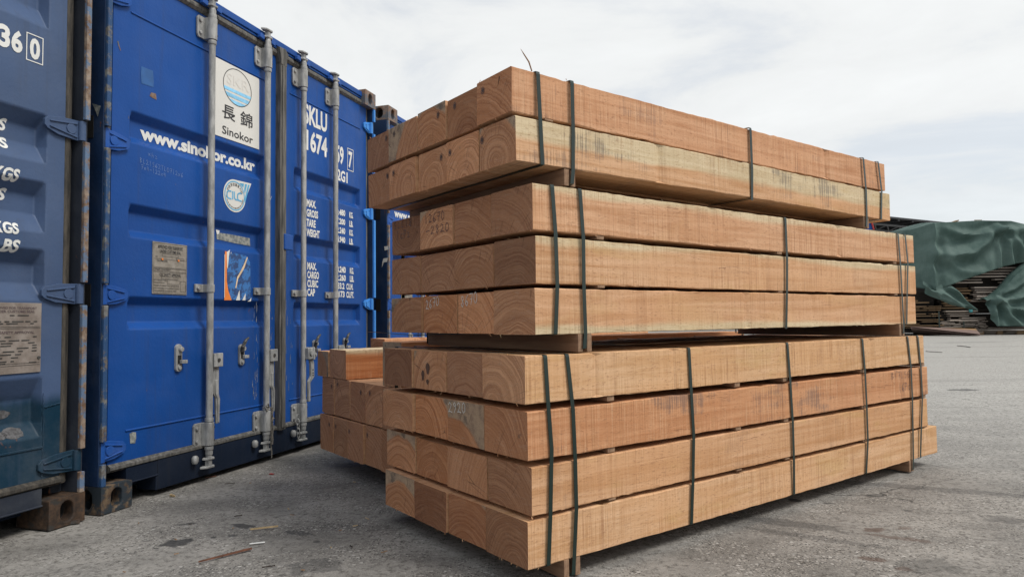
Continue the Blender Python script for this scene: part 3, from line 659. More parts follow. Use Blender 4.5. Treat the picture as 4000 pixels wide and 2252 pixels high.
# ------------------------------------------------------------------ ground
def ground_material():
    m = NM('worn_yard_concrete'); c = m.coord(); x, y, z = m.xyz(c)
    big = m.noise(c, .16, 4, .55); mid = m.noise(m.scale(c, (1.7, 2.6, 1)), 1, 8, .66); fine = m.noise(c, 42, 6, .7); grit = m.noise(c, 165, 4, .75)
    col = m.mix(m.ramp(mid, .34, .68), (.132, .128, .121), (.300, .290, .272))
    col = m.mix(m.math('MULTIPLY', m.ramp(big, .40, .62), .55), col, (.215, .207, .193))
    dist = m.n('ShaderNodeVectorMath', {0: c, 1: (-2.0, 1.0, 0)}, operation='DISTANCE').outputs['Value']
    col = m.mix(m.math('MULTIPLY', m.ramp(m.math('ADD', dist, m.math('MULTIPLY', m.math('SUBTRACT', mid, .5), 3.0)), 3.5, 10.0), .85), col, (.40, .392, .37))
    # long swept tracks far out
    tr = m.noise(m.scale(c, (.12, 1.6, 1)), 1, 5, .6, .4)
    col = m.mix(m.math('MULTIPLY', m.ramp(tr, .52, .70), m.ramp(dist, 4.5, 9, 0, .55)), col, (.20, .195, .185))
    col = m.mix(m.math('MULTIPLY', m.ramp(fine, .47, .66), .78), col, (.058, .054, .049))
    col = m.mix(m.math('MULTIPLY', m.ramp(grit, .52, .64), .62), col, (.36, .34, .31))
    # exposed stones, two sizes
    wv = m.n('ShaderNodeVectorMath', {0: c, 1: m.scale(m.n('ShaderNodeTexNoise', {'Vector': c, 'Scale': 60.0}).outputs['Color'], (.008, .008, 0))}, operation='ADD').outputs[0]
    for sc, rad, thr, cl in ((75, .34, .74, (.44, .425, .40)), (150, .38, .68, (.38, .36, .33)), (44, .32, .88, (.46, .45, .43)), (95, .36, .80, (.045, .043, .041))):
        v = m.n('ShaderNodeTexVoronoi', {'Vector': wv, 'Scale': float(sc)}, voronoi_dimensions='2D')
        r_, g_, b_ = m.xyz(v.outputs['Color'])
        k = m.math('MULTIPLY', m.ramp(v.outputs['Distance'], rad, rad - .10), m.math('GREATER_THAN', r_, thr))
        k = m.math('MULTIPLY', k, m.ramp(m.noise(c, 3.1, 4), .36, .60, .12, 1.0))
        col = m.mix(m.math('MULTIPLY', k, 1.0), col, m.mix(g_, cl, tuple(q * .62 for q in cl)))
    # oil spots and rusty smears, each with its own outline
    nz = m.math('SUBTRACT', m.noise(c, 22, 5, .65), .5)
    for (gx, gy), rx, ry, rot, amt, cc in STAINS:
        d = m.n('ShaderNodeVectorMath', {0: c, 1: (gx, gy, 0)}, operation='SUBTRACT').outputs[0]
        d = m.n('ShaderNodeVectorRotate', {'Vector': d, 'Angle': -rot}, rotation_type='Z_AXIS').outputs[0]
        d = m.scale(d, (1 / rx, 1 / ry, 0))
        ln = m.n('ShaderNodeVectorMath', {0: d}, operation='LENGTH').outputs['Value']
        k = m.ramp(m.math('ADD', ln, m.math('MULTIPLY', nz, 2.6)), 1.16, .80)
        col = m.mix(m.math('MULTIPLY', k, amt), col, cc)
    oil = m.ramp(m.noise(c, 5.5, 5, .6), .66, .72)
    col = m.mix(m.math('MULTIPLY', oil, .45), col, (.05, .05, .05))
    cr = m.n('ShaderNodeTexVoronoi', {'Vector': m.n('ShaderNodeVectorMath', {0: c, 1: m.scale(m.n('ShaderNodeTexNoise', {'Vector': c, 'Scale': 3.0, 'Detail': 5.0}).outputs['Color'], (.5, .5, 0))}, operation='ADD').outputs[0], 'Scale': .45}, feature='DISTANCE_TO_EDGE', voronoi_dimensions='2D').outputs['Distance']
    ck = m.math('MULTIPLY', m.ramp(cr, .0035, .0012), m.ramp(m.noise(c, .7, 2), .50, .60))
    col = m.mix(m.math('MULTIPLY', ck, .7), col, (.02, .02, .02))
    h = m.math('ADD', m.math('MULTIPLY', fine, 1.0), m.math('ADD', m.math('MULTIPLY', grit, .7), m.math('MULTIPLY', mid, 2.0)))
    m.bump(h, .55, .006)
    return m.done(col, m.ramp(mid, .3, .7, .72, .9), None, .3)
def gxy(x, y): p = ground_at(x, y); return (p.x, p.y)
def g8(x, y): return gxy(400 + x / 1.61, 1900 + y / 1.61)
def g4(x, y): return gxy(3000 + x / 1.523, 1300 + y / 1.523)
DK = (.022, .023, .026); RB = (.075, .040, .028)
STAINS = [(g8(465, 342), .062, .050, .2, .80, DK), (g8(880, 234), .055, .030, -.3, .75, DK), (g8(1230, 278), .055, .022, -.5, .6, DK),
          (g8(525, 225), .05, .018, .3, .6, DK), (g8(695, 308), .018, .014, 0, .7, DK), (g8(820, 297), .017, .012, 0, .7, DK), (g8(1350, 335), .014, .012, 0, .6, DK),
          (g8(1330, 490), .10, .07, .3, .45, DK), (g8(275, 330), .018, .013, 0, .5, DK), (g8(340, 378), .014, .01, 0, .5, DK),
          (g4(630, 1163), .045, .028, .2, .65, RB), (g4(800, 1215), .11, .022, -.5, .5, RB), (g4(620, 1335), .05, .022, -.4, .65, RB), (g4(805, 1390), .026, .02, 0, .6, RB),
          (g4(945, 1375), .10, .07, .2, .30, (.03, .034, .036)), (g4(820, 1153), .03, .02, 0, .45, RB), (g4(160, 985), .03, .03, 0, .8, DK),
          (g4(640, 955), .05, .03, 0, .45, DK), (g4(1160, 335), .17, .09, .1, .7, DK), (g4(350, 1002), .022, .012, 0, .6, DK), (g4(835, 1047), .02, .012, 0, .7, DK),
          (g4(1410, 1100), .08, .06, 0, .4, DK), (g4(1200, 55), 1.2, .22, .1, .4, (.08, .08, .08)), (g4(100, 1120), .22, .05, -.5, .4, DK), (g4(220, 1200), .25, .03, -.55, .35, DK),
          (g4(900, 910), .5, .05, -.45, .35, DK)]
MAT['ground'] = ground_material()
def build_ground():
    mb = MB(); S = 260
    xs = [-S, -60, -14, -6] + [-6 + i * .25 for i in range(1, 73)] + [20, 40, S]
    ys = [-60, -14, -2] + [-2 + i * .25 for i in range(1, 53)] + [16, 30, 60, S]
    hgt = lambda x, y: (.006 * (mnoise.noise(Vector((x * .9, y * .9, 0)))) if (-6 < x < 12 and -2 < y < 11) else 0.0)
    vs = [(x, y, -.006 + hgt(x, y)) for y in ys for x in xs]; n = len(xs)
    mb.add(vs, [(j * n + i, j * n + i + 1, (j + 1) * n + i + 1, (j + 1) * n + i) for j in range(len(ys) - 1) for i in range(n - 1)])
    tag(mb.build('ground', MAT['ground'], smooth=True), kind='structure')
build_ground()

# ------------------------------------------------------------------ the blue container
CX, CY, CYAW = -1.781862, 3.003578, 1.267646
ucon = Vector((cos(CYAW), sin(CYAW), 0)); vcon = Vector((-sin(CYAW), cos(CYAW), 0))
def cpos(u, v): return Vector((CX, CY, 0)) + ucon * u + vcon * v
VO, VI = .050, .086
BANDS = [(1.672, 1.704, 1.786, 1.822), (1.226, 1.260, 1.346, 1.383), (.797, .830, .914, .949)]
BARS = (.653, 1.121, 1.489, 1.871); BR, BV = .0175, .006
def blue_container():
    root = empty('shipping_container', (CX, CY, 0), CYAW)
    hz = [.262, .952, 1.650, 2.325]
    container_frame(root, dict(post='blue_dark', lip_l='rust_lip_blue', lip_r='blue_lit', hinges=hz, cast_top='rust_top', cast_l='rust_dark', cast_r='rust_dark',
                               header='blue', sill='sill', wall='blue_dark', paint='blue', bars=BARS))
    L, profL, zsL = door_skin('door', .072, 1.262, .172, 1.150, .193, 2.474, BANDS, VO, VI, 'blue', root)
    Rd, profR, zsR = door_skin('door', 1.318, 2.374, 1.448, 2.284, .193, 2.474, BANDS, VO, VI, 'blue', root)
    for d, a, b in ((L, .072, 1.262), (Rd, 1.318, 2.374)):
        gaskets(d, a, b, .193, 2.474, VO)
        wl = MB()
        for z in (2.286, .333):
            wl.prism([(VO - .004, z - .004), (VO - .006, z), (VO - .003, z + .006), (VO + .01, z + .006), (VO + .01, z - .004)], a + .095 if d is L else 1.40, b - .09 if d is L else 2.284, 'x')
        build_each(wl, 'door_seam', MAT['blue'], d, bevel=.0015)
    # centre seal with its flared head
    g = MB(); g.box(1.256, 1.316, .012, .066, .165, 2.44)
    g.prism([(1.238, 2.525), (1.256, 2.455), (1.256, 2.42), (1.316, 2.42), (1.316, 2.47), (1.33, 2.50), (1.30, 2.53)], .008, .060, 'y')
    g.box(1.268, 1.304, .004, .012, .18, 2.42)
    g.build('centre_seal', MAT['rubber'], Rd, bevel=.004)
    k = MB(); k.box(1.2625, 1.3175, .075, .1, .17, 2.5); k.build('seal_backing', MAT['black'], Rd)
    lb = MB(); lb.box(1.278, 1.362, -.006, .012, 1.268, 1.366); lb.build('lock_cover', MAT['blue_hinge'], Rd, bevel=.006)
    sg = MB()
    for a, b in ((.044, .0705), (2.3755, 2.402)): sg.box(a, b, VO + .004, VO + .03, .16, 2.51)
    build_each(sg, 'side_gasket', MAT['rubber'], root, bevel=.003)
    for z in hz:
        hinge(root, .022, .158, z, 'blue_hinge'); hinge(root, CW - .020, CW - .116, z, 'blue_lit')
    bars = []
    for i, u in enumerate(BARS):
        b = lock_bar(L if i < 2 else Rd, u, BV, BR, (2.335 + (.012 if i in (1, 2) else 0), 2.452 + (.012 if i in (1, 2) else 0)), (.185, .303), 1.004)
        handle(b, u, BV, .662 + (0 if i < 2 else -.006), turned=(i == 2)); bars.append(b)
    for u, z0, z1, hk in ((.475, .580, .718, False), (.945, .580, .735, True), (1.672, .584, .735, True), (2.052, .590, .738, True)):
        catch(L if u < 1.2 else Rd, u, z0, z1, VO, hk)
    # ---- the white company sign
    D = VO - .0035
    s = MB(); s.prism([(.690, 1.846), (1.096, 1.850), (1.094, 2.270), (1.086, 2.276), (.690, 2.276)], D, VO + .001, 'y')
    sign = s.build('company_sign', MAT['sign'], L)
    D -= .0012; cu, cz, cr = .9045, 2.1605, .1195
    rg = MB(); n = 56
    for r0, r1 in ((cr, cr - .0042),):
        vs = [(cu + r * cos(2 * pi * k / n), D, cz + r * .88 * sin(2 * pi * k / n)) for r in (r0, r1) for k in range(n)]
        rg.add(vs, [(k, (k + 1) % n, n + (k + 1) % n, n + k) for k in range(n)])
    rg.build('sign_ring', MAT['ink'], sign)
    st = MB()
    for za, zb in ((2.142, 2.124), (2.112, 2.091), (2.080, 2.0585)):
        def hw(z): q = 1 - ((z - cz) / (.88 * (cr - .004))) ** 2; return (cr - .004) * math.sqrt(max(q, .0))
        m_ = 6; up_ = [za + (zb - za) * k / m_ for k in range(m_ + 1)]
        st.add([(cu - hw(z), D, z) for z in up_] + [(cu + hw(z), D, z) for z in up_], [(k, k + 1, m_ + 2 + k, m_ + 1 + k) for k in range(m_)])
    st.build('sign_stripes', MAT['sky_ink'], sign)
    letters(sign, 'SKR', .815, 1.000, 2.162, 2.222, D, 'faint_ink', name='faded_initials')
    letters(sign, '長', .780, .886, 1.955, 2.036, D, 'ink', bold=.012, name='sign_character')
    letters(sign, '錦', .928, 1.034, 1.955, 2.040, D, 'ink', bold=.010, name='sign_character')
    letters(sign, 'Sinokor', .781, 1.038, 1.868, 1.914, D, 'ink', bold=.012)
    # ---- lettering painted on the leaves
    bz = sorted(set(zsL))
    letters(L, 'www.sinokor.co.kr', .262, 1.106, 1.714, 1.782, 0, 'white', bold=.045, prof=profL, breaks=bz, tilt=.010)
    for a in ((1.552, 1.828, 2.137, 2.272, 'SKLU'), (1.580, 1.830, 1.960, 2.104, '1674'), (1.945, 2.045, 1.955, 2.088, '59'), (2.113, 2.168, 1.955, 2.078, '7'), (1.915, 2.100, 1.832, 1.914, '22G1')):
        letters(Rd, a[4], a[0], a[1], a[2], a[3], VO - .002, 'white', bold=.034)
    fr = MB()
    for q in ((2.098, 2.184, 1.934, 1.939), (2.098, 2.184, 2.094, 2.099), (2.098, 2.103, 1.939, 2.094), (2.179, 2.184, 1.939, 2.094)):
        fr.add([(q[0], VO - .002, q[2]), (q[1], VO - .002, q[2]), (q[1], VO - .002, q[3]), (q[0], VO - .002, q[3])], [(0, 1, 2, 3)])
    fr.build('digit_frame', MAT['white'], Rd)
    for i, (t, e) in enumerate((('MAX.', 1.694), ('GROSS', 1.718), ('TARE', 1.690), ('WEIGHT', 1.738))):
        z = 1.636 - i * .0655; letters(Rd, t, 1.585, e, z - .052, z, VO - .002, 'white', bold=.038)
    for i, (t, a, q, e) in enumerate((('30.480', 1.925, 'KG.', 2.178), ('67.200', 1.925, 'LB.', 2.176), ('2.240', 1.955, 'KG.', 2.178), ('4.940', 1.955, 'LB.', 2.178))):
        z = 1.629 - i * .0655
        letters(Rd, t, a, 2.067, z - .045, z, VO - .002, 'white', bold=.038); letters(Rd, q, 2.124, e, z - .046, z - .001, VO - .002, 'white', bold=.038)
    for i, (t, e) in enumerate((('MAX.', 1.700), ('CARGO', 1.730), ('CUBIC', 1.720), ('CAP', 1.684))):
        z = 1.216 - i * .0578; letters(Rd, t, 1.594, e, z - .050, z, VO - .002, 'white', bold=.038)
    for i, (t, a, e, q, f, e2) in enumerate((('28.240', 1.925, 2.074, 'KG.', 2.131, 2.186), ('62.260', 1.925, 2.074, 'LB.', 2.131, 2.188), ('33.2', 1.965, 2.056, 'CU.M.', 2.083, 2.176), ('1173', 1.950, 2.058, 'CU.FT.', 2.083, 2.188))):
        z = 1.217 - i * .0590
        letters(Rd, t, a, e, z - .046, z, VO - .002, 'white', bold=.038); letters(Rd, q, f, e2, z - .047, z - .001, VO - .002, 'white', bold=.038)
    # ---- certified round sticker
    D = VO - .002; cu, cz, r = .888, 1.5375, .0925; pts = []
    for k in range(44):
        a = pi / 2 + radians(8) + (2 * pi - radians(98)) * k / 43
        pts.append((cu + r * cos(a), cz + r * sin(a)))
    pts = pts + [(1.030, 1.633)]
    s = MB(); s.add([(u, D, z) for u, z in pts], [tuple(range(len(pts)))]); stk = s.build('round_sticker', MAT['sign'], L)
    rg = MB(); n = 40
    vs = [(cu + q * cos(2 * pi * k / n), D - .001, cz + q * sin(2 * pi * k / n)) for q in (.084, .0775) for k in range(n)]
    rg.add(vs, [(k, (k + 1) % n, n + (k + 1) % n, n + k) for k in range(n)])
    rg.add([(u, D - .001, z) for u, z in ((.925, 1.618), (.965, 1.621), (.958, 1.596))], [(0, 1, 2)])
    rg.add([(u, D - .001, z) for u, z in ((.973, 1.621), (.992, 1.622), (.974, 1.565), (.966, 1.580))], [(0, 1, 2, 3)])
    rg.add([(u, D - .001, z) for u, z in ((1.000, 1.622), (1.014, 1.622), (.975, 1.510), (.972, 1.535))], [(0, 1, 2, 3)])
    def stroke(mb, P, w, d):
        for (a, b), (c, e) in zip(P, P[1:]):
            t = Vector((c - a, 0, e - b)).normalized(); q = t.cross(Vector((0, 1, 0))) * w / 2; A = Vector((a, d, b)) - t * w * .2; B_ = Vector((c, d, e)) + t * w * .2
            mb.add([A - q, A + q, B_ + q, B_ - q], [(0, 1, 2, 3)])
    for P in ([(.858, 1.558), (.838, 1.558), (.826, 1.550), (.824, 1.530), (.832, 1.517), (.858, 1.515)], [(.870, 1.559), (.870, 1.515)], [(.884, 1.559), (.884, 1.528), (.892, 1.517), (.912, 1.517)],
              [(.945, 1.559), (.926, 1.559), (.912, 1.550), (.910, 1.530), (.918, 1.517), (.945, 1.515)]): stroke(rg, P, .0085, D - .001)
    rg.build('sticker_emblem', MAT['cyan_ink'], stk)
    def arc_text(body, rr, a0, a1, hgt, flip):
        n = len(body)
        for i, ch in enumerate(body):
            if ch == ' ': continue
            a = a0 + (a1 - a0) * i / (n - 1); me = font_mesh(ch, 0, .01)
            w = hgt * (.95 if ord(ch) > 255 else .62 if ch not in 'iltr' else .3)
            fit(me, -w / 2, w / 2, -hgt / 2, hgt / 2); th = (a - pi / 2) if not flip else (a + pi / 2)
            for p in me.vertices:
                x_, z_ = p.co.x, p.co.z; p.co = (cu + rr * cos(a) + x_ * cos(th) - z_ * sin(th), D - .001, cz + rr * sin(a) + x_ * sin(th) + z_ * cos(th))
            yield me
    for body, rr, a0, a1, hh, fl in (('인증종합물류기업', .064, radians(152), radians(28), .017, False), ('Certified Integrated-Logistics Company', .070, radians(188), radians(352), .0075, True)):
        bm = bmesh.new()
        for me in arc_text(body, rr, a0, a1, hh, fl): bm.from_mesh(me); bpy.data.meshes.remove(me)
        me = bpy.data.meshes.new('sticker_text'); bm.to_mesh(me); bm.free(); new_obj('sticker_text', me, MAT['ink'], stk)
    # ---- approval plate
    p = MB(); p.box(.309, .530, VO - .005, VO + .001, .966, 1.220); pl = p.build('approval_plate', MAT['plate'], L, bevel=.001)
    d = VO - .0065
    for t, a, b, z0, z1 in (('APPROVED FOR TRANSPORT', .338, .500, 1.188, 1.206), ('UNDER CUSTOMS SEAL', .352, .486, 1.168, 1.184), ('CSC SAFETY APPROVAL', .352, .488, 1.054, 1.069), ('TIMBER COMPONENT', .320, .420, 1.082, 1.090),
                            ('DATE MANUFACTURED', .316, .395, 1.031, 1.038), ('IDENTIFICATION NO.', .316, .385, 1.018, 1.025), ('MAXIMUM OPERATING GROSS MASS', .316, .478, 1.004, 1.011), ('ALLOWABLE STACKING LOAD', .316, .478, .991, .998), ('TRANSVERSE RACKING TEST', .316, .460, .978, .985),
                            ('MANUFACTURER', .335, .400, 1.125, 1.133), ('TYPE', .322, .336, 1.144, 1.151)):
        letters(pl, t, a, b, z0, z1, d, 'ink', bold=.01 if z1 - z0 > .012 else 0)
    ln = MB()
    def rectf(u0, u1, z0, z1, w=.0012):
        for q in ((u0, u1, z0, z0 + w), (u0, u1, z1 - w, z1), (u0, u0 + w, z0, z1), (u1 - w, u1, z0, z1)):
            ln.add([(q[0], d, q[2]), (q[1], d, q[2]), (q[1], d, q[3]), (q[0], d, q[3])], [(0, 1, 2, 3)])
    for q in ((.314, .525, .971, 1.215), (.314, .525, 1.137, 1.1382), (.314, .525, 1.096, 1.0972), (.316, .523, 1.078, 1.093), (.314, .525, 1.073, 1.0742), (.365, .470, 1.152, 1.165), (.362, .470, 1.041, 1.052), (.485, .520, .980, 1.034), (.400, .478, 1.016, 1.038), (.455, .508, 1.140, 1.149)): rectf(*q)
    ln.build('plate_lines', MAT['ink'], pl)
    rv = MB()
    for u, z in ((.366, 1.137), (.470, 1.137)): rv.disc((u, d, z), .005, 'y', .003, 10)
    build_each(rv, 'rivet', MAT['orange'], pl)
    # ---- torn stickers, old tape, scrapes
    b = MB(); b.add([(u, VO - .0018, z) for u, z in ((.835, 1.205), (.90, 1.214), (.99, 1.205), (1.024, 1.17), (1.03, .952), (.87, .950), (.838, 1.00), (.826, 1.10))], [tuple(range(8))])
    ts = b.build('torn_sticker', MAT['torn_blue'], L)
    b = MB(); b.add([(u, VO - .0024, z) for u, z in ((.812, 1.218), (.826, 1.216), (.829, 1.05), (.840, 1.00), (.868, .948), (.809, .946))], [tuple(range(6))]); b.build('sticker_scrap', MAT['orange'], ts)
    b = MB()
    for P in (((.826, 1.214), (.851, 1.229), (.843, 1.19), (.834, 1.12), (.829, 1.13)), ((.932, 1.007), (.936, .949), (.903, .948)), ((.984, .991), (.983, .950), (.956, .949)), ((1.036, .968), (1.03, .945), (1.0, .943), (1.02, .952)), ((.858, 1.216), (.864, 1.215), (.858, 1.203)), ((.8085, 1.20), (.8125, 1.20), (.812, .96), (.8085, .96))):
        b.add([(u, VO - .0028, z) for u, z in P], [tuple(range(len(P)))])
    build_each(b, 'sticker_scrap', MAT['white'], ts)
    b = MB(); b.add([(u, VO - .0028, z) for u, z in ((.996, 1.203), (1.000, 1.194), (.972, 1.135), (.951, 1.108), (.920, 1.07), (.905, 1.015), (.897, 1.018), (.912, 1.08), (.938, 1.112), (.965, 1.15))], [tuple(range(10))]); b.build('sticker_scrap', MAT['cream'], ts)
    b = MB(); b.add([(u, profL(u, z) - .002, z) for u, z in ((.785, 1.320), (.90, 1.322), (1.065, 1.318), (1.068, 1.272), (.93, 1.276), (.79, 1.283))], [tuple(range(6))]); b.build('old_tape', MAT['tape'], L)
    b = MB(); b.add([(u, profL(u, z) - .003, z) for u, z in ((.78, 1.335), (.81, 1.333), (.806, 1.316), (.79, 1.308))], [(0, 1, 2, 3)]); b.build('paper_scrap', MAT['white'], L)
    b = MB(); b.add([(u, VO - .002, z) for u, z in ((.190, .318), (.205, .322), (.226, .318), (.228, .29), (.222, .268), (.195, .272))], [tuple(range(6))]); b.build('paper_scrap', MAT['tape'], L)
    b = MB(); b.add([(u, VO - .0015, z) for u, z in ((.23, 2.05), (.30, 2.052), (.306, 2.0), (.304, 1.972), (.232, 1.968), (.228, 2.01))], [tuple(range(6))]); b.build('sticker_residue', simple('sticker_residue', (.02, .10, .30), .6), L)
    b = MB(); b.add([(u, VO - .0015, z) for u, z in ((.29, 1.942), (.32, 1.945), (.325, 1.915), (.30, 1.918), (.282, 1.922))], [tuple(range(5))])
    b.add([(u, VO - .0015, z) for u, z in ((.092, 2.118), (.100, 2.122), (.106, 2.100), (.114, 2.082), (.110, 2.080), (.098, 2.104))], [tuple(range(6))])
    for k in range(46):
        u = R.uniform(.09, 1.24); z = R.uniform(.22, 2.44); w = R.uniform(.0015, .005); h_ = R.uniform(.002, .018)
        if R.random() < .45: u = R.uniform(1.06, 1.24); z = R.uniform(.36, .9)
        dd = profL(u, z); dd2 = profL(u, z + h_)
        b.add([(u, dd - .0012, z), (u + w, dd - .0012, z + .001), (u + w * .7, dd2 - .0012, z + h_)], [(0, 1, 2)])
    b.build('rust_scar', MAT['rust_top'], L)
    b = MB()
    for k in range(34):
        u = R.choice((R.gauss(1.072, .010), R.gauss(1.075, .02), R.gauss(1.21, .012))); z = R.uniform(.36, .92); h_ = R.uniform(.008, .06); w = R.uniform(.001, .006)
        b.add([(u, VO - .0012, z), (u + w, VO - .0012, z + .003), (u + w * .8, VO - .0012, z + h_), (u + w * .2, VO - .0012, z + h_ * .7)], [(0, 1, 2, 3)])
    build_each(b, 'paint_scrape', simple('pale_scrape', (.24, .26, .29), .7, var=.5, sc=60), L)
    b = MB()
    for k in range(26):
        u = R.uniform(1.325, 1.44); z = R.uniform(.3, .95); h_ = R.uniform(.01, .07); w = R.uniform(.0015, .006)
        b.add([(u, VO - .0012, z), (u + w, VO - .0012, z + .002), (u + w * .8, VO - .0012, z + h_), (u + w * .1, VO - .0012, z + h_ * .8)], [(0, 1, 2, 3)])
    build_each(b, 'paint_scrape', simple('paint_scrape', (.16, .19, .24), .7, var=.4, sc=60), Rd)
    b = MB(); b.add([(-.003, v_, z) for v_, z in ((.082, 1.804), (.032, 1.787), (.049, 1.740), (.067, 1.779))], [(0, 1, 2, 3)]); b.build('paper_scrap', MAT['tape'], root)
    dv = VO - .0016
    hand(L, 'xhz', 'chalk_note', 'faint_chalk', (.275, dv, 1.628), (1, 0, 0), (0, 0, 1), .018, .024, .0007, 1.2, -.1)
    hand(L, 'BL21562TL0712x6', 'chalk_note', 'faint_chalk', (.228, dv, 1.586), (1, 0, 0), (0, 0, 1), .016, .024, .0008, 1.15, -.06)
    hand(L, '7x4-122x4', 'chalk_note', 'faint_chalk', (.235, dv, 1.556), (1, 0, 0), (0, 0, 1), .015, .022, .0008, 1.15, -.06)
    hand(L, 'v', 'chalk_mark', 'chalk', (1.19, dv, 1.555), (1, 0, 0), (0, 0, 1), .035, .035, .0012)
    hand(Rd, '2', 'chalk_mark', 'chalk', (1.335, dv, 1.50), (1, 0, 0), (0, 0, 1), .03, .045, .0012)
    return root
blue = blue_container()
tag(blue, 'bright blue container with the round sea logo sign and four galvanised lock bars', 'container', 'shipping containers')

def copy_tree(o, parent=None):
    c = o.copy(); COL.objects.link(c)
    if parent is not None: c.parent = parent
    for ch in list(o.children): copy_tree(ch, c)
    return c
rear = copy_tree(blue); rear.location = cpos(2.690, .02)
tag(rear, 'blue container farthest back, its rusty corner showing just above the timber', 'container', 'shipping containers')
for ch in rear.children:
    if ch.name.startswith('corner_post'):
        for g in ch.children:
            if g.name.startswith('post_edge'):
                g.data = g.data.copy(); g.data.materials[0] = MAT['rust_lip']

for P in (((.041, 1.426), (.005, 1.429), (.002, 1.401), (.036, 1.393)), ((.048, 1.329), (.007, 1.332), (.016, 1.300), (.045, 1.297), (.062, 1.256), (.058, 1.30))):
    b = MB(); b.add([(-.003, v_, z) for v_, z in P], [tuple(range(len(P)))]); b.build('paper_scrap', MAT['sign'], rear)

# ------------------------------------------------------------------ the weathered navy container, nearest on the left
def navy_container():
    root = empty('shipping_container', cpos(-.068 - CW, .012), CYAW)
    hz = [.252, .952, 1.652, 2.325]; o_ = .068 + CW          # local u = u_blue + o_
    bars = (.56, .95, 1.49, 1.88)
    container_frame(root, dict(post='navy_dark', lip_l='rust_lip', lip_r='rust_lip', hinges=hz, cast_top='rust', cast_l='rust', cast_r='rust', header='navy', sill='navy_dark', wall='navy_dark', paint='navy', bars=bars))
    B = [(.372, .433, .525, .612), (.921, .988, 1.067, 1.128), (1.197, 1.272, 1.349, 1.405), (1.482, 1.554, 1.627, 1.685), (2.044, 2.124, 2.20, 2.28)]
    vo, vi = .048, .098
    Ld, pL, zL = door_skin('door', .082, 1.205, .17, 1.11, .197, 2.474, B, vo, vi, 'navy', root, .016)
    Rd, pR, zR = door_skin('door', 1.235, 2.357, 1.33, 2.280, .197, 2.474, B, vo, vi, 'navy', root, .016)
    gaskets(Ld, .082, 1.205, .197, 2.474, vo, 'rubber_dirty'); gaskets(Rd, 1.235, 2.357, .197, 2.474, vo, 'rubber_dirty')
    g = MB(); g.box(1.2062, 1.2338, .01, .07, .165, 2.5); g.build('centre_seal', MAT['rubber_dirty'], Rd, bevel=.004)
    sg = MB()
    sg.prism([(2.3585, vo + .003), (2.37, vo - .002), (2.385, vo + .002), (2.404, vo + .02), (2.404, vo + .04), (2.3585, vo + .04)], .165, 2.51, 'z')
    sg.prism([(.0805, vo + .003), (.07, vo - .002), (.055, vo + .002), (.036, vo + .02), (.036, vo + .04), (.0805, vo + .04)], .165, 2.51, 'z'); build_each(sg, 'side_gasket', MAT['rubber_dirty'], root, bevel=.003)
    for z in hz: hinge(root, CW - .017, CW - .182, z, 'navy', hgt=.088); hinge(root, .017, .182, z, 'navy', hgt=.088)
    for i, u in enumerate(bars):
        b = lock_bar(Ld if i < 2 else Rd, u, BV, BR); handle(b, u, BV, .66)
    sm = MB(); sm.prism([(vo - .005, .326), (vo - .005, .333), (vo + .01, .336), (vo + .01, .322)], 1.34, 2.28, 'x'); sm.build('door_seam', MAT['navy'], Rd, bevel=.001)
    wd = MB(); pts = [(2.285 + k * .0085, vo - .001, .488 + R.uniform(-.002, .002) + k * .0012) for k in range(9)]; wd.tube(pts, [R.uniform(.002, .0042) for _ in pts], 6)
    pts = [(2.283 + R.uniform(-.003, .003), vo, .21 + k * .016) for k in range(22)]; wd.tube(pts, [R.uniform(.002, .0055) for _ in pts], 6)
    build_each(wd, 'weld_bead', MAT['navy'], Rd, smooth=True)
    P = dict(prof=pR, breaks=zR)
    def T(t, a, b, z0, z1, sh=.0): letters(Rd, t, a + o_, b + o_, z0, z1, 0, 'white', shear=sh, bold=.040, **P)
    T('6', -.386, -.341, 1.897, 1.987); T('3', -.436, -.391, 1.899, 1.989); T('0', -.311, -.268, 1.895, 1.982)
    fr = MB()
    for q in ((-.326, -.254, 1.883, 1.887), (-.326, -.254, 1.992, 1.996), (-.326, -.322, 1.887, 1.992), (-.258, -.254, 1.887, 1.992)):
        fr.add([(q[0] + o_, vo - .002, q[2]), (q[1] + o_, vo - .002, q[2]), (q[1] + o_, vo - .002, q[3]), (q[0] + o_, vo - .002, q[3])], [(0, 1, 2, 3)])
    fr.build('digit_frame', MAT['white'], Rd)
    T('KGS', -.475, -.362, 1.586, 1.636, .22); T('LBS', -.475, -.363, 1.512, 1.560, .22)
    T('KGS', -.447, -.340, 1.384, 1.436, .22); T('LBS', -.464, -.358, 1.311, 1.360, .22)
    T('KGS', -.440, -.335, 1.178, 1.225, .22); T('LBS', -.436, -.333, 1.106, 1.157, .22)
    T('n,', -.424, -.382, .986, 1.033)
    p = MB(); p.box(-.480 + o_, -.243 + o_, vo - .006, vo + .001, .634, .910); pl = p.build('approval_plate', MAT['plate2'], Rd, bevel=.001)
    for t, a, b, z0, z1 in (('APPROVED FOR TRANSPORT', -.452, -.264, .885, .894), ('UNDER CUSTOMS SEAL', -.440, -.272, .871, .881), ('CSC SAFETY APPROVAL', -.448, -.273, .789, .799)):
        letters(pl, t, a + o_, b + o_, z0, z1, vo - .0075, 'pen', bold=.012)
    ln = MB()
    for k, z in enumerate([.858, .834, .826, .774, .760, .750, .740, .730, .718, .706, .694, .680, .672]):
        a = -.47 + .01 * (k % 3)
        while a < -.27:
            w = R.uniform(.012, .05); e = min(a + w, -.262)
            if R.random() < .7: ln.add([(a + o_, vo - .0072, z), (e + o_, vo - .0072, z), (e + o_, vo - .0072, z + .0045), (a + o_, vo - .0072, z + .0045)], [(0, 1, 2, 3)])
            a = e + R.uniform(.006, .02)
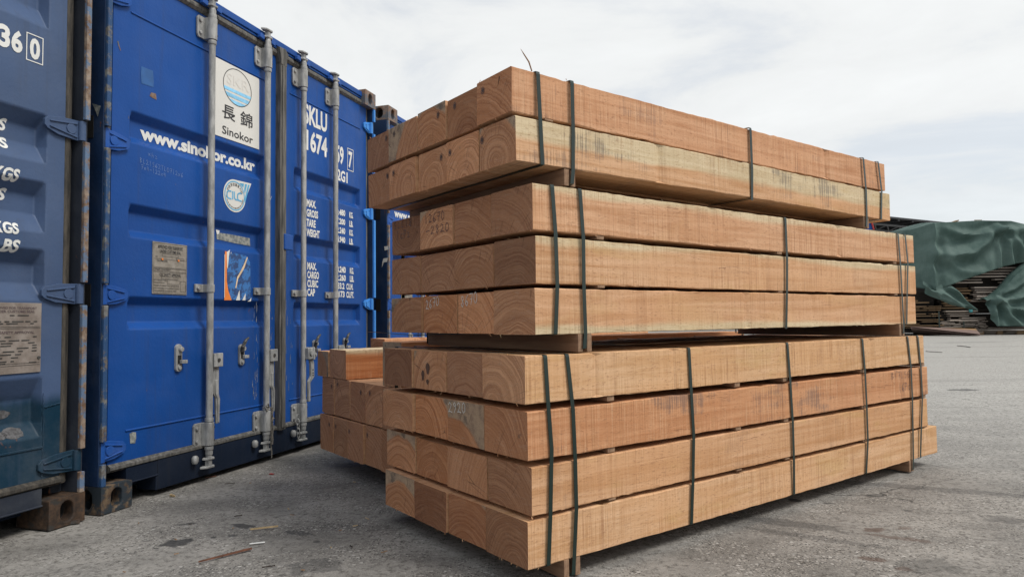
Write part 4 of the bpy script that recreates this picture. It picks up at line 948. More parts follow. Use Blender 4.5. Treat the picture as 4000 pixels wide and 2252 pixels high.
    for z in (.815, .809, .672, .664): ln.add([(-.476 + o_, vo - .0072, z), (-.248 + o_, vo - .0072, z), (-.248 + o_, vo - .0072, z + .0014), (-.476 + o_, vo - .0072, z + .0014)], [(0, 1, 2, 3)])
    ln.build('plate_lines', MAT['steel_dark'], pl)
    rv = MB(); rv.disc((-.253 + o_, vo - .006, .692), .006, 'y', .004, 10); rv.build('rivet', MAT['steel_dark'], pl)
    b = MB()
    for cx_, cz_, a_, c_ in ((-.40, .398, .05, .016), (-.33, .40, .05, .022), (-.42, .478, .045, .022), (-.37, .475, .05, .018)):
        poly = [(cx_ + a_ * cos(t) * R.uniform(.75, 1.1), cz_ + c_ * sin(t) * R.uniform(.75, 1.1)) for t in [2 * pi * k / 18 for k in range(18)]]
        b.add([(u + o_, pR(u + o_, z) - .0015, z) for u, z in poly], [tuple(range(18))])
    build_each(b, 'bare_patch', simple('bare_patch', (.085, .085, .09), .8, var=.45, sc=70), Rd)
    return root
navy = navy_container()
tag(navy, 'weathered grey navy container with rusty corner and teal repaint, nearest on the left', 'container', 'shipping containers')
# ------------------------------------------------------------------ timber packs; local x along the beams, y into the pack, z up
TX, TY, TYAW = .041032, 2.124644, .641193
ut = Vector((cos(TYAW), sin(TYAW), 0)); vt = Vector((-sin(TYAW), cos(TYAW), 0))
def tpos(u, v, z=0.0): return Vector((TX, TY, 0)) + ut * u + vt * v + Vector((0, 0, z))
ORD = ['first', 'second', 'third', 'fourth', 'fifth', 'sixth', 'seventh']
def beam_mesh(L, w, t, rnd, fuzz=6):
    n = max(6, int(L / .03)); c = .0026; vs = []; fs = []; mi = []
    sec = [(c, 0), (w - c, 0), (w, c), (w, t - c), (w - c, t), (c, t), (0, t - c), (0, c)]
    bow = rnd.uniform(-.004, .004); chips = {(rnd.randrange(1, n), rnd.choice((0, 2, 4, 6))): rnd.uniform(.003, .008) for _ in range(int(L * 3.2))}; s0 = rnd.uniform(0, 50)
    for i in range(n + 1):
        x = L * i / n; q = sin(pi * i / n) * bow
        for k, (y, z) in enumerate(sec):
            j = .0011 if 0 < i < n else .0
            a = mnoise.noise(Vector((x * 5 + s0, k * 3.1, 0))) * .0022; b = mnoise.noise(Vector((x * 5 + s0, k * 3.1, 9))) * .0022
            cq = chips.get((i, k - k % 2), 0.0); ya, za = (y + (cq if y < w / 2 else -cq), z + (cq if z < t / 2 else -cq)) if cq else (y, z)
            y, z = ya, za
            vs.append((x + (rnd.uniform(-.0012, .0012) if i in (0, n) else 0), y + a + rnd.uniform(-j, j), z + q + b + rnd.uniform(-j, j)))
    for i in range(n):
        for k in range(8):
            k2 = (k + 1) % 8; fs.append((i * 8 + k, (i + 1) * 8 + k, (i + 1) * 8 + k2, i * 8 + k2)); mi.append(0)
    fs.append(tuple(range(8))); mi.append(1); fs.append(tuple(range(n * 8, n * 8 + 8))[::-1]); mi.append(1)
    # torn fibres along the sawn arrises
    for _ in range(fuzz):
        x = rnd.uniform(.02, L - .02); z = rnd.choice((0, 0, t)); y = 0
        if rnd.random() < .45: x = 0; y = rnd.uniform(0, w); z = rnd.choice((0, 0, t))
        l = rnd.uniform(.004, .014); b = len(vs); d = Vector((rnd.uniform(-1, .3) if x == 0 else rnd.uniform(-1, 1), rnd.uniform(-.8, .1), rnd.uniform(-1, .4) if z == 0 else rnd.uniform(0, .7))).normalized() * l
        p = Vector((x, y, z)); q = Vector((.0011, 0, .0008))
        vs += [p - q, p + q, p + d * .6 + Vector((.002, 0, 0)), p + d]; fs += [(b, b + 1, b + 2), (b, b + 2, b + 3)]; mi += [0, 0]
    me = bpy.data.meshes.new('beam'); me.from_pydata(vs, [], fs)
    for p, m in zip(me.polygons, mi): p.material_index = m
    bm = bmesh.new(); bm.from_mesh(me); bmesh.ops.recalc_face_normals(bm, faces=bm.faces); bm.to_mesh(me); bm.free()
    return me
def beam(u0, v0, z0, L, w, t, label, group, seed, tone=.5, etone=.5, dark=0., sap=0., stain=.15, rich=0., value=1., pith=(.5, -.3), squash=1.0, sapr=9., fuzz=6, name='timber_beam'):
    rnd = random.Random(seed * 17 + 3)
    o = new_obj(name, beam_mesh(L, w, t, rnd, fuzz), [MAT['side'], MAT['end']])
    o.location = tpos(u0, v0, z0); o.rotation_euler = (0, 0, TYAW)
    tag(o, label, 'timber beam', group)
    for k, v in dict(seed=float(seed % 23) + rnd.random(), tone=float(tone), etone=float(etone), dark=float(dark), sap=float(sap), stain=float(stain), rich=float(rich), value=float(value), sawn=rnd.uniform(.45, 1.15), thick=float(t), pith_y=float(pith[0] * w), pith_z=float(pith[1] * t), squash=float(squash), sapr=float(sapr)).items(): o[k] = v
    return o
MAT['stamp_ink'] = simple('stamp_ink', (.085, .062, .062), .85)
def stamp(bm_, y, z, r=.0125):
    """small inked ring with a character, on the end of a beam"""
    mb = MB(); n = 20
    vs = [(-.0018, y - q * cos(2 * pi * k / n) * .8, z + q * sin(2 * pi * k / n)) for q in (r, r * .84) for k in range(n)]
    mb.add(vs, [(k, (k + 1) % n, n + (k + 1) % n, n + k) for k in range(n)])
    for (a, b, c, d) in ((-.5, .35, .5, .35), (-.25, .6, -.25, .15), (.25, .6, .25, .15), (-.55, -.05, .55, -.05), (-.35, .2, -.35, -.05), (.35, .2, .35, -.05), (0, .3, 0, -.05), (0, -.05, -.5, -.6), (0, -.05, .5, -.6)):
        A = Vector((-.0018, y - a * r * .85, z + b * r)); B_ = Vector((-.0018, y - c * r * .85, z + d * r)); t_ = (B_ - A).normalized(); q = t_.cross(Vector((1, 0, 0))) * r * .11
        mb.add([A - q, A + q, B_ + q, B_ - q], [(0, 1, 2, 3)])
    mb.build('stamp', MAT['stamp_ink'], bm_)
# per layer: (u, length, z0, z1, [v boundaries or (v0,v1)], specials)
G1, G2, G3, G4 = 'beams of the topmost bundle', 'beams of the middle bundle', 'beams of the bottom bundle', 'posts of the low stack beside the container'
def looks(tone, etone, dark):
    return 'reddish' if etone > .6 else ('dark brown' if dark > .5 else 'pale brown')
def row(pack, layer, grp, u, L, z0, z1, vb, spec, seed, fuzz=6, vals=(1, 1, 1, 1, 1)):
    out = []; acc = 0.0
    for i in range(len(vb) - 1):
        s = dict(tone=.35, etone=R.uniform(.1, .8), dark=R.uniform(0, .5), stain=R.uniform(.05, .25), pith=(R.uniform(.2, .8), R.uniform(-.45, -.1)))
        s['value'] = vals[i] * R.uniform(.88, 1.10); s.update(spec.get(i, {})); acc = R.uniform(-.004, .013) if i else 0.0; du = s.pop('du', acc); ex = s.pop('ex', 0.0); look = s.pop('look', None); gp = s.pop('gap', R.uniform(.005, .012))
        if look is None: look = 'sawn'
        if i == 0: pos = 'its long flank facing the yard'
        else: pos = ORD[i] + ' from the near corner'
        lab = '%s beam in the %s of the %s bundle, %s' % (look, layer, pack, pos)
        out.append(beam(u + du, vb[i] + gp / 2, z0, L - du + ex, vb[i + 1] - vb[i] - gp, z1 - z0 - (.004 if i == 0 else R.uniform(.003, .009)), lab, grp, seed + i, fuzz=fuzz, **s))
    return out
# topmost bundle, five wide
a = row('topmost', 'upper row', G1, -.031, 2.416, 1.468, 1.614, [.002, .208, .408, .619, .858, 1.075],
    {0: dict(du=-.006, tone=.08, etone=.75, stain=.5, rich=.12, pith=(.9, -1.1), look='salmon', squash=.8), 1: dict(tone=.2, etone=.75, pith=(.4, -.2), du=.004), 2: dict(etone=.6, pith=(.55, -.35), dark=0, sapr=.19), 3: dict(etone=.5, pith=(-.5, -.6), dark=.2, sapr=.3), 4: dict(etone=.3, dark=.6, pith=(-.4, -.4), du=.003)}, 11, vals=(.88, .80, 1.02, 1.06, .80))
for b_, y, z in ((a[0], .158, .108), (a[1], .145, .108), (a[2], .048, .100), (a[3], .185, .108), (a[4], .026, .110)): stamp(b_, y, z)
ck = MB(); ck.add([(-.0015, .062, .128), (-.0015, .066, .128), (-.0015, .074, .095), (-.0015, .069, .108)], [(0, 1, 2, 3)]); ck.build('end_check', MAT['black'], a[0])
a = row('topmost', 'lower row', G1, -.029, 2.449, 1.314, 1.460, [0, .205, .417, .632, .859, 1.080],
    {0: dict(du=0, tone=.6, etone=.35, sap=.075, stain=.8, pith=(.55, .15), sapr=.135, look='yellow edged'), 1: dict(etone=.45, pith=(.45, -.1), dark=0), 2: dict(etone=.4, pith=(.5, .1), dark=0), 3: dict(etone=.5, pith=(.3, .2), dark=.1), 4: dict(etone=.45, pith=(1.2, .1))}, 31, vals=(.92, 1.14, 1.0, 1.08, .95))
for b_, y, z in ((a[0], .182, .102), (a[1], .180, .102), (a[2], .036, .100), (a[3], .180, .105), (a[4], .032, .108)): stamp(b_, y, z)
sp_ = MB(); sp_.tube([(0, 0, 0), (-.012, .0, .028), (-.028, .004, .050), (-.040, .006, .066)], [.0022, .0026, .002, .0004], 5)
so_ = sp_.build('splinter', MAT['bearer'], bpy.data.objects['timber_beam']); so_.location = (.085, .006, .145)
# middle bundle, four wide
a = row('middle', 'top row', G2, .037, 2.645, 1.104, 1.257, [.001, .236, .479, .735, .998],
    {0: dict(du=0, tone=.25, etone=.3, dark=.35, sap=.024, stain=.12, pith=(.9, -.7), look='pink'), 1: dict(etone=.5, dark=.25, pith=(.8, -.9), du=.004), 2: dict(etone=.35, dark=0, pith=(.3, -.6), du=.002, sapr=.26, gap=.012), 3: dict(etone=.4, dark=.45, pith=(.5, .9))}, 51, vals=(.80, .94, 1.06, .76))
hand(a[2], '12670', 'pencil_note', 'pen', (-.002, .205, .098), (0, -1, 0), (0, 0, 1), .026, .034, .0011, 1.2)
hand(a[2], '-2820', 'pencil_note', 'pen', (-.002, .195, .052), (0, -1, 0), (0, 0, 1), .030, .032, .0011, 1.2)
hand(a[3], '5LL18', 'pencil_note', 'pen', (-.002, .235, .108), (0, -1, 0), (0, 0, 1), .026, .030, .0011, 1.3)
hand(a[3], '1cPz', 'pencil_note', 'pen', (-.002, .21, .062), (0, -1, 0), (0, 0, 1), .026, .036, .0011, 1.2)
a = row('middle', 'centre row', G2, .048, 2.650, .936, 1.090, [.001, .238, .500, .763, 1.022],
    {0: dict(du=0, tone=.55, etone=.25, dark=.45, sap=.020, stain=.15, pith=(.55, -.55), look='tan'), 1: dict(etone=.35, dark=.2, pith=(.5, -.3), gap=.010), 2: dict(etone=.3, dark=.35, pith=(.5, -.5)), 3: dict(etone=.3, dark=.3, pith=(.5, -.4))}, 71, vals=(.76, .90, 1.0, .82))
a = row('middle', 'bottom row', G2, .0425, 2.640, .774, .925, [.001, .236, .483, .739, 1.003],
    {0: dict(du=0, tone=.45, etone=.25, dark=.1, sap=-.022, stain=.12, pith=(.4, -.8), look='tan', sapr=9), 1: dict(tone=.6, etone=.65, dark=0, pith=(.9, -.5), look='orange brown'), 2: dict(etone=.85, dark=0, pith=(.6, -.7), look='rust red'), 3: dict(etone=.4, dark=.2, pith=(.2, -.9), sapr=.29)}, 91, 12, vals=(.95, 1.15, .88, .86))
hand(a[2], '2670', 'chalk_note', 'chalk', (-.002, .225, .092), (0, -1, 0), (0, 0, 1), .024, .036, .0013, 1.1, .12)
hand(a[1], '8670', 'chalk_note', 'chalk', (-.002, .215, .096), (0, -1, 0), (0, 0, 1), .026, .040, .0013, 1.1, .10)
# bottom bundle, four wide and four high
a = row('bottom', 'top row', G3, -.002, 2.756, .561, .7135, [0, .239, .482, .727, .966],
    {0: dict(du=0, tone=.95, etone=.12, dark=.05, stain=.12, pith=(.75, -.2), look='pale tan', squash=.9), 1: dict(etone=.35, dark=.5, pith=(.5, -.5)), 2: dict(etone=.35, dark=.05, pith=(.25, -.05), sapr=.21), 3: dict(etone=.4, dark=.6, pith=(.55, .05))}, 111, vals=(1.08, .82, 1.12, .76))
dp = MB()
for y, z, ry, rz_ in ((.128, .080, .014, .022), (.165, .052, .011, .020), (.13, .030, .010, .010)):
    dp.add([(-.0016, y + ry * cos(q) * (1 + .2 * sin(3 * q)), z + rz_ * sin(q)) for q in [2 * pi * k / 16 for k in range(16)]], [tuple(range(16))])
dp.build('end_dent', simple('dent_stain', (.10, .055, .038), .9), a[2])
a = row('bottom', 'second row', G3, .005, 2.780, .388, .542, [0, .240, .481, .731, .990],
    {0: dict(du=0, tone=.30, etone=.55, dark=.2, stain=1.0, rich=.5, pith=(1.1, -1.2), look='grey streaked', squash=.7, sapr=9), 1: dict(etone=.75, dark=.1, pith=(.9, -.9), sapr=.22, look='grey topped'), 2: dict(etone=.9, dark=0, pith=(.9, -.2), sapr=.255, look='wavy red grained'), 3: dict(etone=.35, dark=.1, pith=(.5, -.4), sapr=.235)}, 131, vals=(.98, .82, 1.05, 1.0))
hand(a[1], '2920', 'chalk_note', 'chalk', (-.002, .225, .104), (0, -1, 0), (0, 0, 1), .026, .036, .0014, 1.15, .06)
hand(a[0], '16Pc', 'pen_note', 'pen', (2.44, -.0022, .035), (1, 0, 0), (0, 0, 1), .028, .042, .0012, 1.2, .06)
hand(a[0], 'B17L50', 'pen_note', 'pen', (2.36, -.0022, .105), (1, 0, 0), (0, 0, 1), .03, .034, .0010, 1.2)
a = row('bottom', 'third row', G3, .020, 2.754, .219, .370, [-.001, .246, .508, .755, 1.009],
    {0: dict(du=0, tone=.75, etone=.3, dark=.3, stain=.3, rich=.18, pith=(.8, -.5), look='fan grained tan'), 1: dict(etone=.35, dark=.15, pith=(-.6, -.2), gap=.009, look='evenly ringed'), 2: dict(etone=.75, dark=0, pith=(.5, -.1), look='orange ringed'), 3: dict(etone=.5, dark=0, pith=(.5, -.6), sapr=.215, look='grey capped')}, 151, vals=(.90, 1.14, .98, 1.10))
a = row('bottom', 'lowest row', G3, .003, 2.880, .060, .210, [0, .237, .477, .719, .975],
    {0: dict(du=0, tone=.8, etone=.35, dark=.35, stain=.15, pith=(.3, -.1), look='long tan'), 1: dict(etone=.85, dark=.35, pith=(.55, -.6), sapr=.25), 2: dict(etone=.8, dark=.6, pith=(.4, -.9), gap=.006), 3: dict(etone=.45, dark=0, pith=(.5, -.8), sapr=.225)}, 171, 14, vals=(.80, .82, .74, 1.04))
# low stack beside the container: square posts
def post(u, v0, v1, z0, z1, L, lab, seed, **k):
    s = dict(value=R.uniform(.78, 1.1), tone=.3, etone=R.uniform(.2, .5), dark=R.uniform(.0, .3), stain=.1, pith=(R.uniform(-.4, 1.4), R.uniform(-1.4, -.4)), fuzz=8); s.update(k)
    return beam(u + R.uniform(.0, .014), v0 + .004, z0, L, v1 - v0 - .008, z1 - z0 - .002, lab, G4, seed, name='timber_post', **s)
vb = [1.20, 1.400, 1.600, 1.797, 1.991, 2.185]
for i in range(5):
    b_ = post(.19, vb[i], vb[i + 1], .098, .297, 2.8, 'square post in the bottom row of the low stack, %s from the container side' % ORD[4 - i], 200 + i, pith=(.5, -.2) if i == 3 else (R.uniform(1.2, 2), -.6))
    stamp(b_, [.06, .17, .17, .155, .05][i], [.135, .150, .145, .150, .150][i])
vb = [1.20, 1.395, 1.595, 1.790, 2.000, 2.176]
for i in range(5):
    b_ = post(.19, vb[i], vb[i + 1], .305, .508, 2.8, 'square post in the second row of the low stack, %s from the container side' % ORD[4 - i], 220 + i)
    if i: stamp(b_, [.1, .14, .055, .165, .03][i], [.1, .155, .150, .170, .155][i])
post(.19, 2.061, 2.226, .5095, .655, 2.7, 'grey ended beam on top of the low stack, nearest the container doors', 240, etone=.15, dark=.1, sapr=.12, pith=(.9, .2))
post(.19, 1.828, 2.061, .5095, .668, 2.7, 'orange flanked beam on top of the low stack, grey brown end', 241, tone=.0, rich=1.0, etone=.2, dark=.2, sap=.03, pith=(.5, .8))
post(.19, 1.195, 1.393, .5095, .723, 2.65, 'tall post on the low stack, just behind the bottom bundle', 242, etone=.2, dark=0, pith=(.3, .1), sapr=.13, tone=.1, rich=.5)
b_ = post(.62, 2.235, 2.440, .510, .712, 2.4, 'set back stamped post rising behind the top of the low stack', 243, etone=.85, dark=0, pith=(.3, -.3), tone=.2); stamp(b_, .05, .13)
for k, (z0, z1) in enumerate(((.098, .297), (.305, .508))): post(.66, 2.235, 2.440, z0, z1, 2.3, 'square post under the set back stamped post, %s row' % ('bottom' if k == 0 else 'upper'), 250 + k)

# ---- bearers and thin spacers
def board(name, u0, u1, v0, v1, z0, z1, label, cat, grp, rnd_edge=.002):
    mb = MB(); n = 10
    vs = []
    for i in range(n + 1):
        v = (v1 - v0) * i / n
        for a, b in ((0, 0), (u1 - u0, 0), (u1 - u0, z1 - z0), (0, z1 - z0)): vs.append((a + R.uniform(-.0008, .0008), v, b))
    fs = [(i * 4 + k, i * 4 + (k + 1) % 4, i * 4 + 4 + (k + 1) % 4, i * 4 + 4 + k) for i in range(n) for k in range(4)] + [(0, 1, 2, 3), (n * 4, n * 4 + 1, n * 4 + 2, n * 4 + 3)]
    mb.add(vs, fs); o = mb.build(name, MAT['bearer'], bevel=.0015, seg=1); o.location = tpos(u0, v0, z0); o.rotation_euler = (0, 0, TYAW)
    return tag(o, label, cat, grp)
GB, GS = 'bearers between the bundles', 'thin spacers between beam rows'
for z0, z1, vm, us, nm in ((.0, .0595, .97, (.145, .197, 2.538, 2.576), 'under the bottom bundle'), (.714, .7735, .99, (.220, .263, 2.482, 2.526), 'under the middle bundle'), (1.258, 1.3135, 1.06, (.170, .200, 2.142, 2.180), 'under the topmost bundle')):
    for k, u in enumerate(us):
        board('bearer', u, u + .022, .004 + .004 * (k % 2), vm, z0, z1, 'wooden bearer %s, %s of the pair near its %s end' % (nm, 'nearer' if k % 2 == 0 else 'farther', 'stamped' if (k < 2 and 'top' in nm) else ('left' if k < 2 else 'right')), 'bearer', GB)
for u in (.85, 1.6, 2.6): board('bearer', u, u + .09, 1.21, 2.43, .0, .0975, 'wooden bearer under the low stack, %s' % {.85: 'nearest the camera', 1.6: 'at mid length', 2.6: 'at its far end'}[u], 'bearer', GB)
for pk, rows, us, vm in (('bottom', ((.2105, .2185), (.3705, .3875), (.5425, .5605)), (.35, 1.06, 1.40, 2.07, 2.735), .95), ('middle', ((.9255, .9355), (1.0905, 1.1035)), (.315, 1.385, 2.45), .98), ('topmost', ((1.4605, 1.4675),), (.095, 1.15, 2.12), 1.05)):
    for q, (z0, z1) in enumerate(rows):
        for k, u in enumerate(us):
            board('spacer', u, u + .035, .008, vm, z0, z1, 'thin spacer lath in the %s bundle, %s gap from below, %s from the left' % (pk, ORD[q], ORD[k]), 'spacer', GS)
board('spacer', 2.800, 2.842, .03, .55, .2105, .2205, 'short brown lath poking out on the long lowest beam at the right', 'spacer', GS)

# ---- green plastic straps round the bundles
def strap(pts, vback, ztop, zbot, label, grp, low=None, w=.0152):
    P = []; n = len(pts)
    for i, (u, z) in enumerate(pts):
        off = .0015 if i in (0, n - 1) else .0032
        P.append((u, -off, z))
    u0, ub = pts[0][0], pts[-1][0]
    zt = ztop - .0032; zb = (low if low is not None else zbot) - .0015
    P[0] = (u0, -.0015, ztop - .012); path = [(u0 + .004, vback, zt), (u0 + .002, vback * .5, zt + .0005), (u0, .010, zt - .0003), (u0, .0005, zt - .0012)] + P
    if low is None: path += [(ub, -.0015, zb + .003), (ub, .004, zb), (ub - .004, vback * .5, zb - .001), (ub, vback, zb)]
    else: path += [(ub, .012, zb + .002), (ub, vback, zb)]
    path += [(ub, vback + .003, (zb + zt) / 2)]
    vs = []; N = len(path)
    for i, p in enumerate(path):
        a = path[(i - 1) % N]; b = path[(i + 1) % N]
        t = Vector((b[1] - a[1], b[2] - a[2])).normalized(); nr = Vector((t.y, -t.x))       # outward in (v,z)
        c = Vector((vback / 2 - p[1], (zt + zb) / 2 - p[2]))
        if nr.dot(c) > 0: nr = -nr
        for s_, h_ in ((-1, 0), (1, 0), (1, 1), (-1, 1)): vs.append((p[0] + s_ * w / 2, p[1] + nr.x * .0012 * h_, p[2] + nr.y * .0012 * h_))
    mb = MB(); mb.add(vs, [(i * 4 + k, i * 4 + (k + 1) % 4, ((i + 1) % N) * 4 + (k + 1) % 4, ((i + 1) % N) * 4 + k) for i in range(N) for k in range(4)])
    o = mb.build('strap', MAT['strap']); o.location = tpos(0, 0, 0); o.rotation_euler = (0, 0, TYAW)
    return tag(o, label, 'strap', grp)
S1 = [[(.060, 1.604), (.065, 1.469), (.074, 1.313)], [(.205, 1.603), (.205, 1.44), (.202, 1.305)], [(1.198, 1.598), (1.199, 1.427), (1.196, 1.306)], [(2.147, 1.608), (2.160, 1.443), (2.159, 1.307)], [(2.300, 1.613), (2.323, 1.46), (2.313, 1.33)]]
S2 = [[(.113, 1.249), (.123, 1.092), (.127, .927), (.119, .777)], [(.233, 1.247), (.243, 1.087), (.242, .929), (.246, .772)], [(1.438, 1.245), (1.439, 1.073), (1.432, .943), (1.420, .77)], [(2.490, 1.249), (2.501, 1.098), (2.507, .941), (2.515, .768)], [(2.572, 1.25), (2.588, 1.102), (2.565, .932), (2.552, .774)]]
S3 = [[(.075, .71), (.082, .564), (.094, .415), (.086, .22), (.077, .064)], [(.166, .707), (.186, .531), (.192, .378), (.194, .214), (.182, .065)], [(.771, .706), (.776, .555), (.785, .382), (.775, .22), (.763, .062)], [(1.426, .701), (1.437, .541), (1.447, .366), (1.447, .21), (1.444, .062)],
      [(2.077, .699), (2.088, .55), (2.093, .38), (2.093, .217), (2.071, .068)], [(2.558, .7), (2.58, .547), (2.582, .391), (2.575, .21), (2.567, .068)], [(2.678, .702), (2.696, .542), (2.701, .382), (2.676, .225), (2.657, .075)]]
for nm, S, vb_, zt, zb, lows in (('topmost', S1, 1.081, 1.614, 1.314, {1: 1.262, 3: 1.262}), ('middle', S2, 1.024, 1.257, .774, {1: .722, 3: .722}), ('bottom', S3, 1.012, .7135, .060, {1: .006, 5: .006})):
    for i, pts in enumerate(S):
        pts = list(pts)
        if i in lows: pts.append((pts[-1][0] - .004, lows[i] + .004))
        strap(pts, vb_, zt, zb, 'dark green strap around the %s bundle, %s' % (nm, ORD[i] + ' from the left' if i < len(S) - 1 else 'last at the right end'), 'straps around the bundles', lows.get(i))
# loose strap tail hanging out of the middle bundle on the left
tl = MB(); pts = [(.10, .20, .7728), (.06, .55, .771), (.03, .75, .766), (.01, .90, .769), (-.01, .99, .775), (-.03, 1.06, .777)]
vs = []
for p in pts: vs += [(p[0] - .006, p[1], p[2]), (p[0] + .006, p[1], p[2] - .002), (p[0] + .006, p[1], p[2] - .0008), (p[0] - .006, p[1], p[2] + .0012)]
tl.add(vs, [(i * 4 + k, i * 4 + (k + 1) % 4, i * 4 + 4 + (k + 1) % 4, i * 4 + 4 + k) for i in range(len(pts) - 1) for k in range(4)])
o = tl.build('strap', MAT['strap']); o.location = tpos(0, 0, 0); o.rotation_euler = (0, 0, TYAW); tag(o, 'loose black strap tail curling out under the middle bundle on the left', 'strap', 'straps around the bundles')

# ------------------------------------------------------------------ rope and chain on the lock bars
def cl(p): q = cpos(p[0], p[1]); return (q.x, q.y, p[2])
rp = MB(); u, v = BARS[1], BV
rp.tube([cl((u + .020 * cos(a), v + .020 * sin(a), .322 + .004 * sin(2 * a))) for a in [2 * pi * k / 14 for k in range(14)]], .0035, 6, closed=True)
rp.tube([cl((u - .004, v - .022, .325)), cl((u - .02, v - .028, .345)), cl((u - .036, v - .02, .33)), cl((u - .03, v - .024, .305)), cl((u - .012, v - .024, .318))], .0045, 6)
for k in range(4):
    ph = k * 1.6; pts = []
    for i in range(16):
        z = .320 - i * .0195; f = 1.0 if z > .10 else 1.9
        pts.append(cl((u + .020 + .007 * f * sin(i * .75 + ph) + (.016 * sin(i * .5 + ph) if z < .10 else 0), v - .024 + .005 * cos(i * .75 + ph), max(z, .012))))
    if k < 2: pts = pts[:12]
    rp.tube(pts, .0034, 6)
rp.tube([cl((u + .013, v - .026, .250)), cl((u + .03, v - .03, .256)), cl((u + .033, v - .022, .242)), cl((u + .018, v - .03, .238)), cl((u + .012, v - .022, .248))], .004, 6)
tag(rp.build('rope', MAT['rope'], smooth=True), 'frayed grey rope knotted to the second lock bar and dangling to the ground', 'rope')
ch = MB(); u = BARS[2] - .060; z = .222
for i in range(5):
    ring = []
    for k in range(12):
        a = 2 * pi * k / 12; s, t = .010 * cos(a), .0185 * sin(a)
        ring.append(cl((u + (s if i % 2 == 0 else 0) + .002 * i, .004 + (s if i % 2 else 0), z - i * .0285 + t)))
    ch.tube(ring, .0032, 6, closed=True)
tag(ch.build('chain', MAT['galv'], smooth=True), 'short steel chain of five links hanging from the third lock bar bracket', 'chain')

# ------------------------------------------------------------------ litter on the ground
def sliver(name, p, q, w, h, mat, label, cat='stick', grp=None, taper=.25, bend=.0):
    p = Vector((p[0], p[1], 0)); q = Vector((q[0], q[1], 0)); d = (q - p); L = d.length; ang = math.atan2(d.y, d.x); mb = MB(); n = 6; vs = []
    for i in range(n + 1):
        s = i / n; ww = w * (1 - (1 - taper) * s) * R.uniform(.85, 1.15) / 2; y = bend * sin(pi * s)
        for a, b in ((-1, 0), (1, 0), (.7, h), (-.8, h)): vs.append((s * L, y + a * ww, b * R.uniform(.8, 1.1)))
    mb.add(vs, [(i * 4 + k, i * 4 + (k + 1) % 4, i * 4 + 4 + (k + 1) % 4, i * 4 + 4 + k) for i in range(n) for k in range(4)] + [(0, 1, 2, 3), (n * 4, n * 4 + 1, n * 4 + 2, n * 4 + 3)])
    o = mb.build(name, mat); o.location = (p.x, p.y, .0); o.rotation_euler = (0, 0, ang); return tag(o, label, cat, grp)
red = simple('red_brown_bark', (.13, .055, .032), .8, var=.3, sc=60); pale = simple('pale_split_wood', (.42, .31, .17), .85, var=.25, sc=60); drk = simple('dark_wood', (.035, .026, .022), .9)
sliver('wood_sliver', g8(938, 390), g8(605, 475), .012, .006, red, 'long reddish wood sliver lying on the concrete in front of the containers', taper=.2)
sliver('wood_sliver', g8(1105, 250), g8(928, 271), .008, .006, pale, 'pale split stick lying across a dark oil mark')
sliver('wood_sliver', g8(1088, 497), g8(1003, 508), .006, .004, drk, 'short dark twig at the bottom edge of the picture')
sliver('wood_sliver', g8(878, 180), g8(828, 187), .006, .004, drk, 'tiny dark twig above the pale split stick')
sliver('paper_scrap', g8(1022, 347), g8(925, 358), .010, .002, MAT['white'], 'torn white paper strip between the pale stick and the red sliver', 'scrap', taper=.8)
z3 = lambda x, y: gxy(x / 1.2878, 1126 + y / 1.2878)
sliver('rust_flake', z3(402, 1175), z3(352, 1182), .026, .014, MAT['rust'], 'orange rust flake lying against the grey navy container corner', 'rust flake', taper=.8)
z5 = lambda x, y: gxy(500 + x / 3.22, 1600 + y / 3.22)
sliver('wood_sliver', z5(1110, 832), z5(970, 857), .008, .004, red, 'brown splinter at the foot of the blue container sill')
sliver('wood_sliver', z5(535, 1075), z5(590, 1092), .012, .008, pale, 'small chip in front of the blue container corner casting')
sliver('wood_sliver', z5(1345, 917), z5(1215, 930), .004, .003, drk, 'thin dark twig in front of the rope')
sliver('red_scrap', z5(1788, 803), z5(1830, 808), .014, .004, simple('red_plastic', (.32, .03, .03), .5), 'little red plastic scrap near the rope end', 'scrap', taper=.9)
sliver('wood_sliver', gxy(3618, 1372), gxy(3680, 1376), .04, .01, drk, 'dark strip of wood on the pale concrete right of the bundles', taper=.5)
sliver('wood_sliver', gxy(3742, 1350), gxy(3790, 1356), .05, .01, drk, 'farther dark strip of wood on the pale yard at the right', taper=.5, bend=.05)
dcol = simple('wood_chip', (.26, .16, .09), .9, var=.3, sc=50)
for k in range(34):
    # scattered chips between the containers and the bundles
    x, y = R.uniform(420, 2300), R.uniform(1880, 2240)
    if y > 2000 and 1500 < x < 2150: continue
    p = gxy(x, y); a = R.uniform(0, pi); l = R.uniform(.008, .03)
    sliver('wood_chip', p, (p[0] + cos(a) * l, p[1] + sin(a) * l), R.uniform(.003, .007), .003, R.choice((dcol, drk, dcol, pale)), 'tiny wood chip scattered on the concrete near the bundles', 'wood chip', 'tiny wood chips on the concrete', taper=.5)

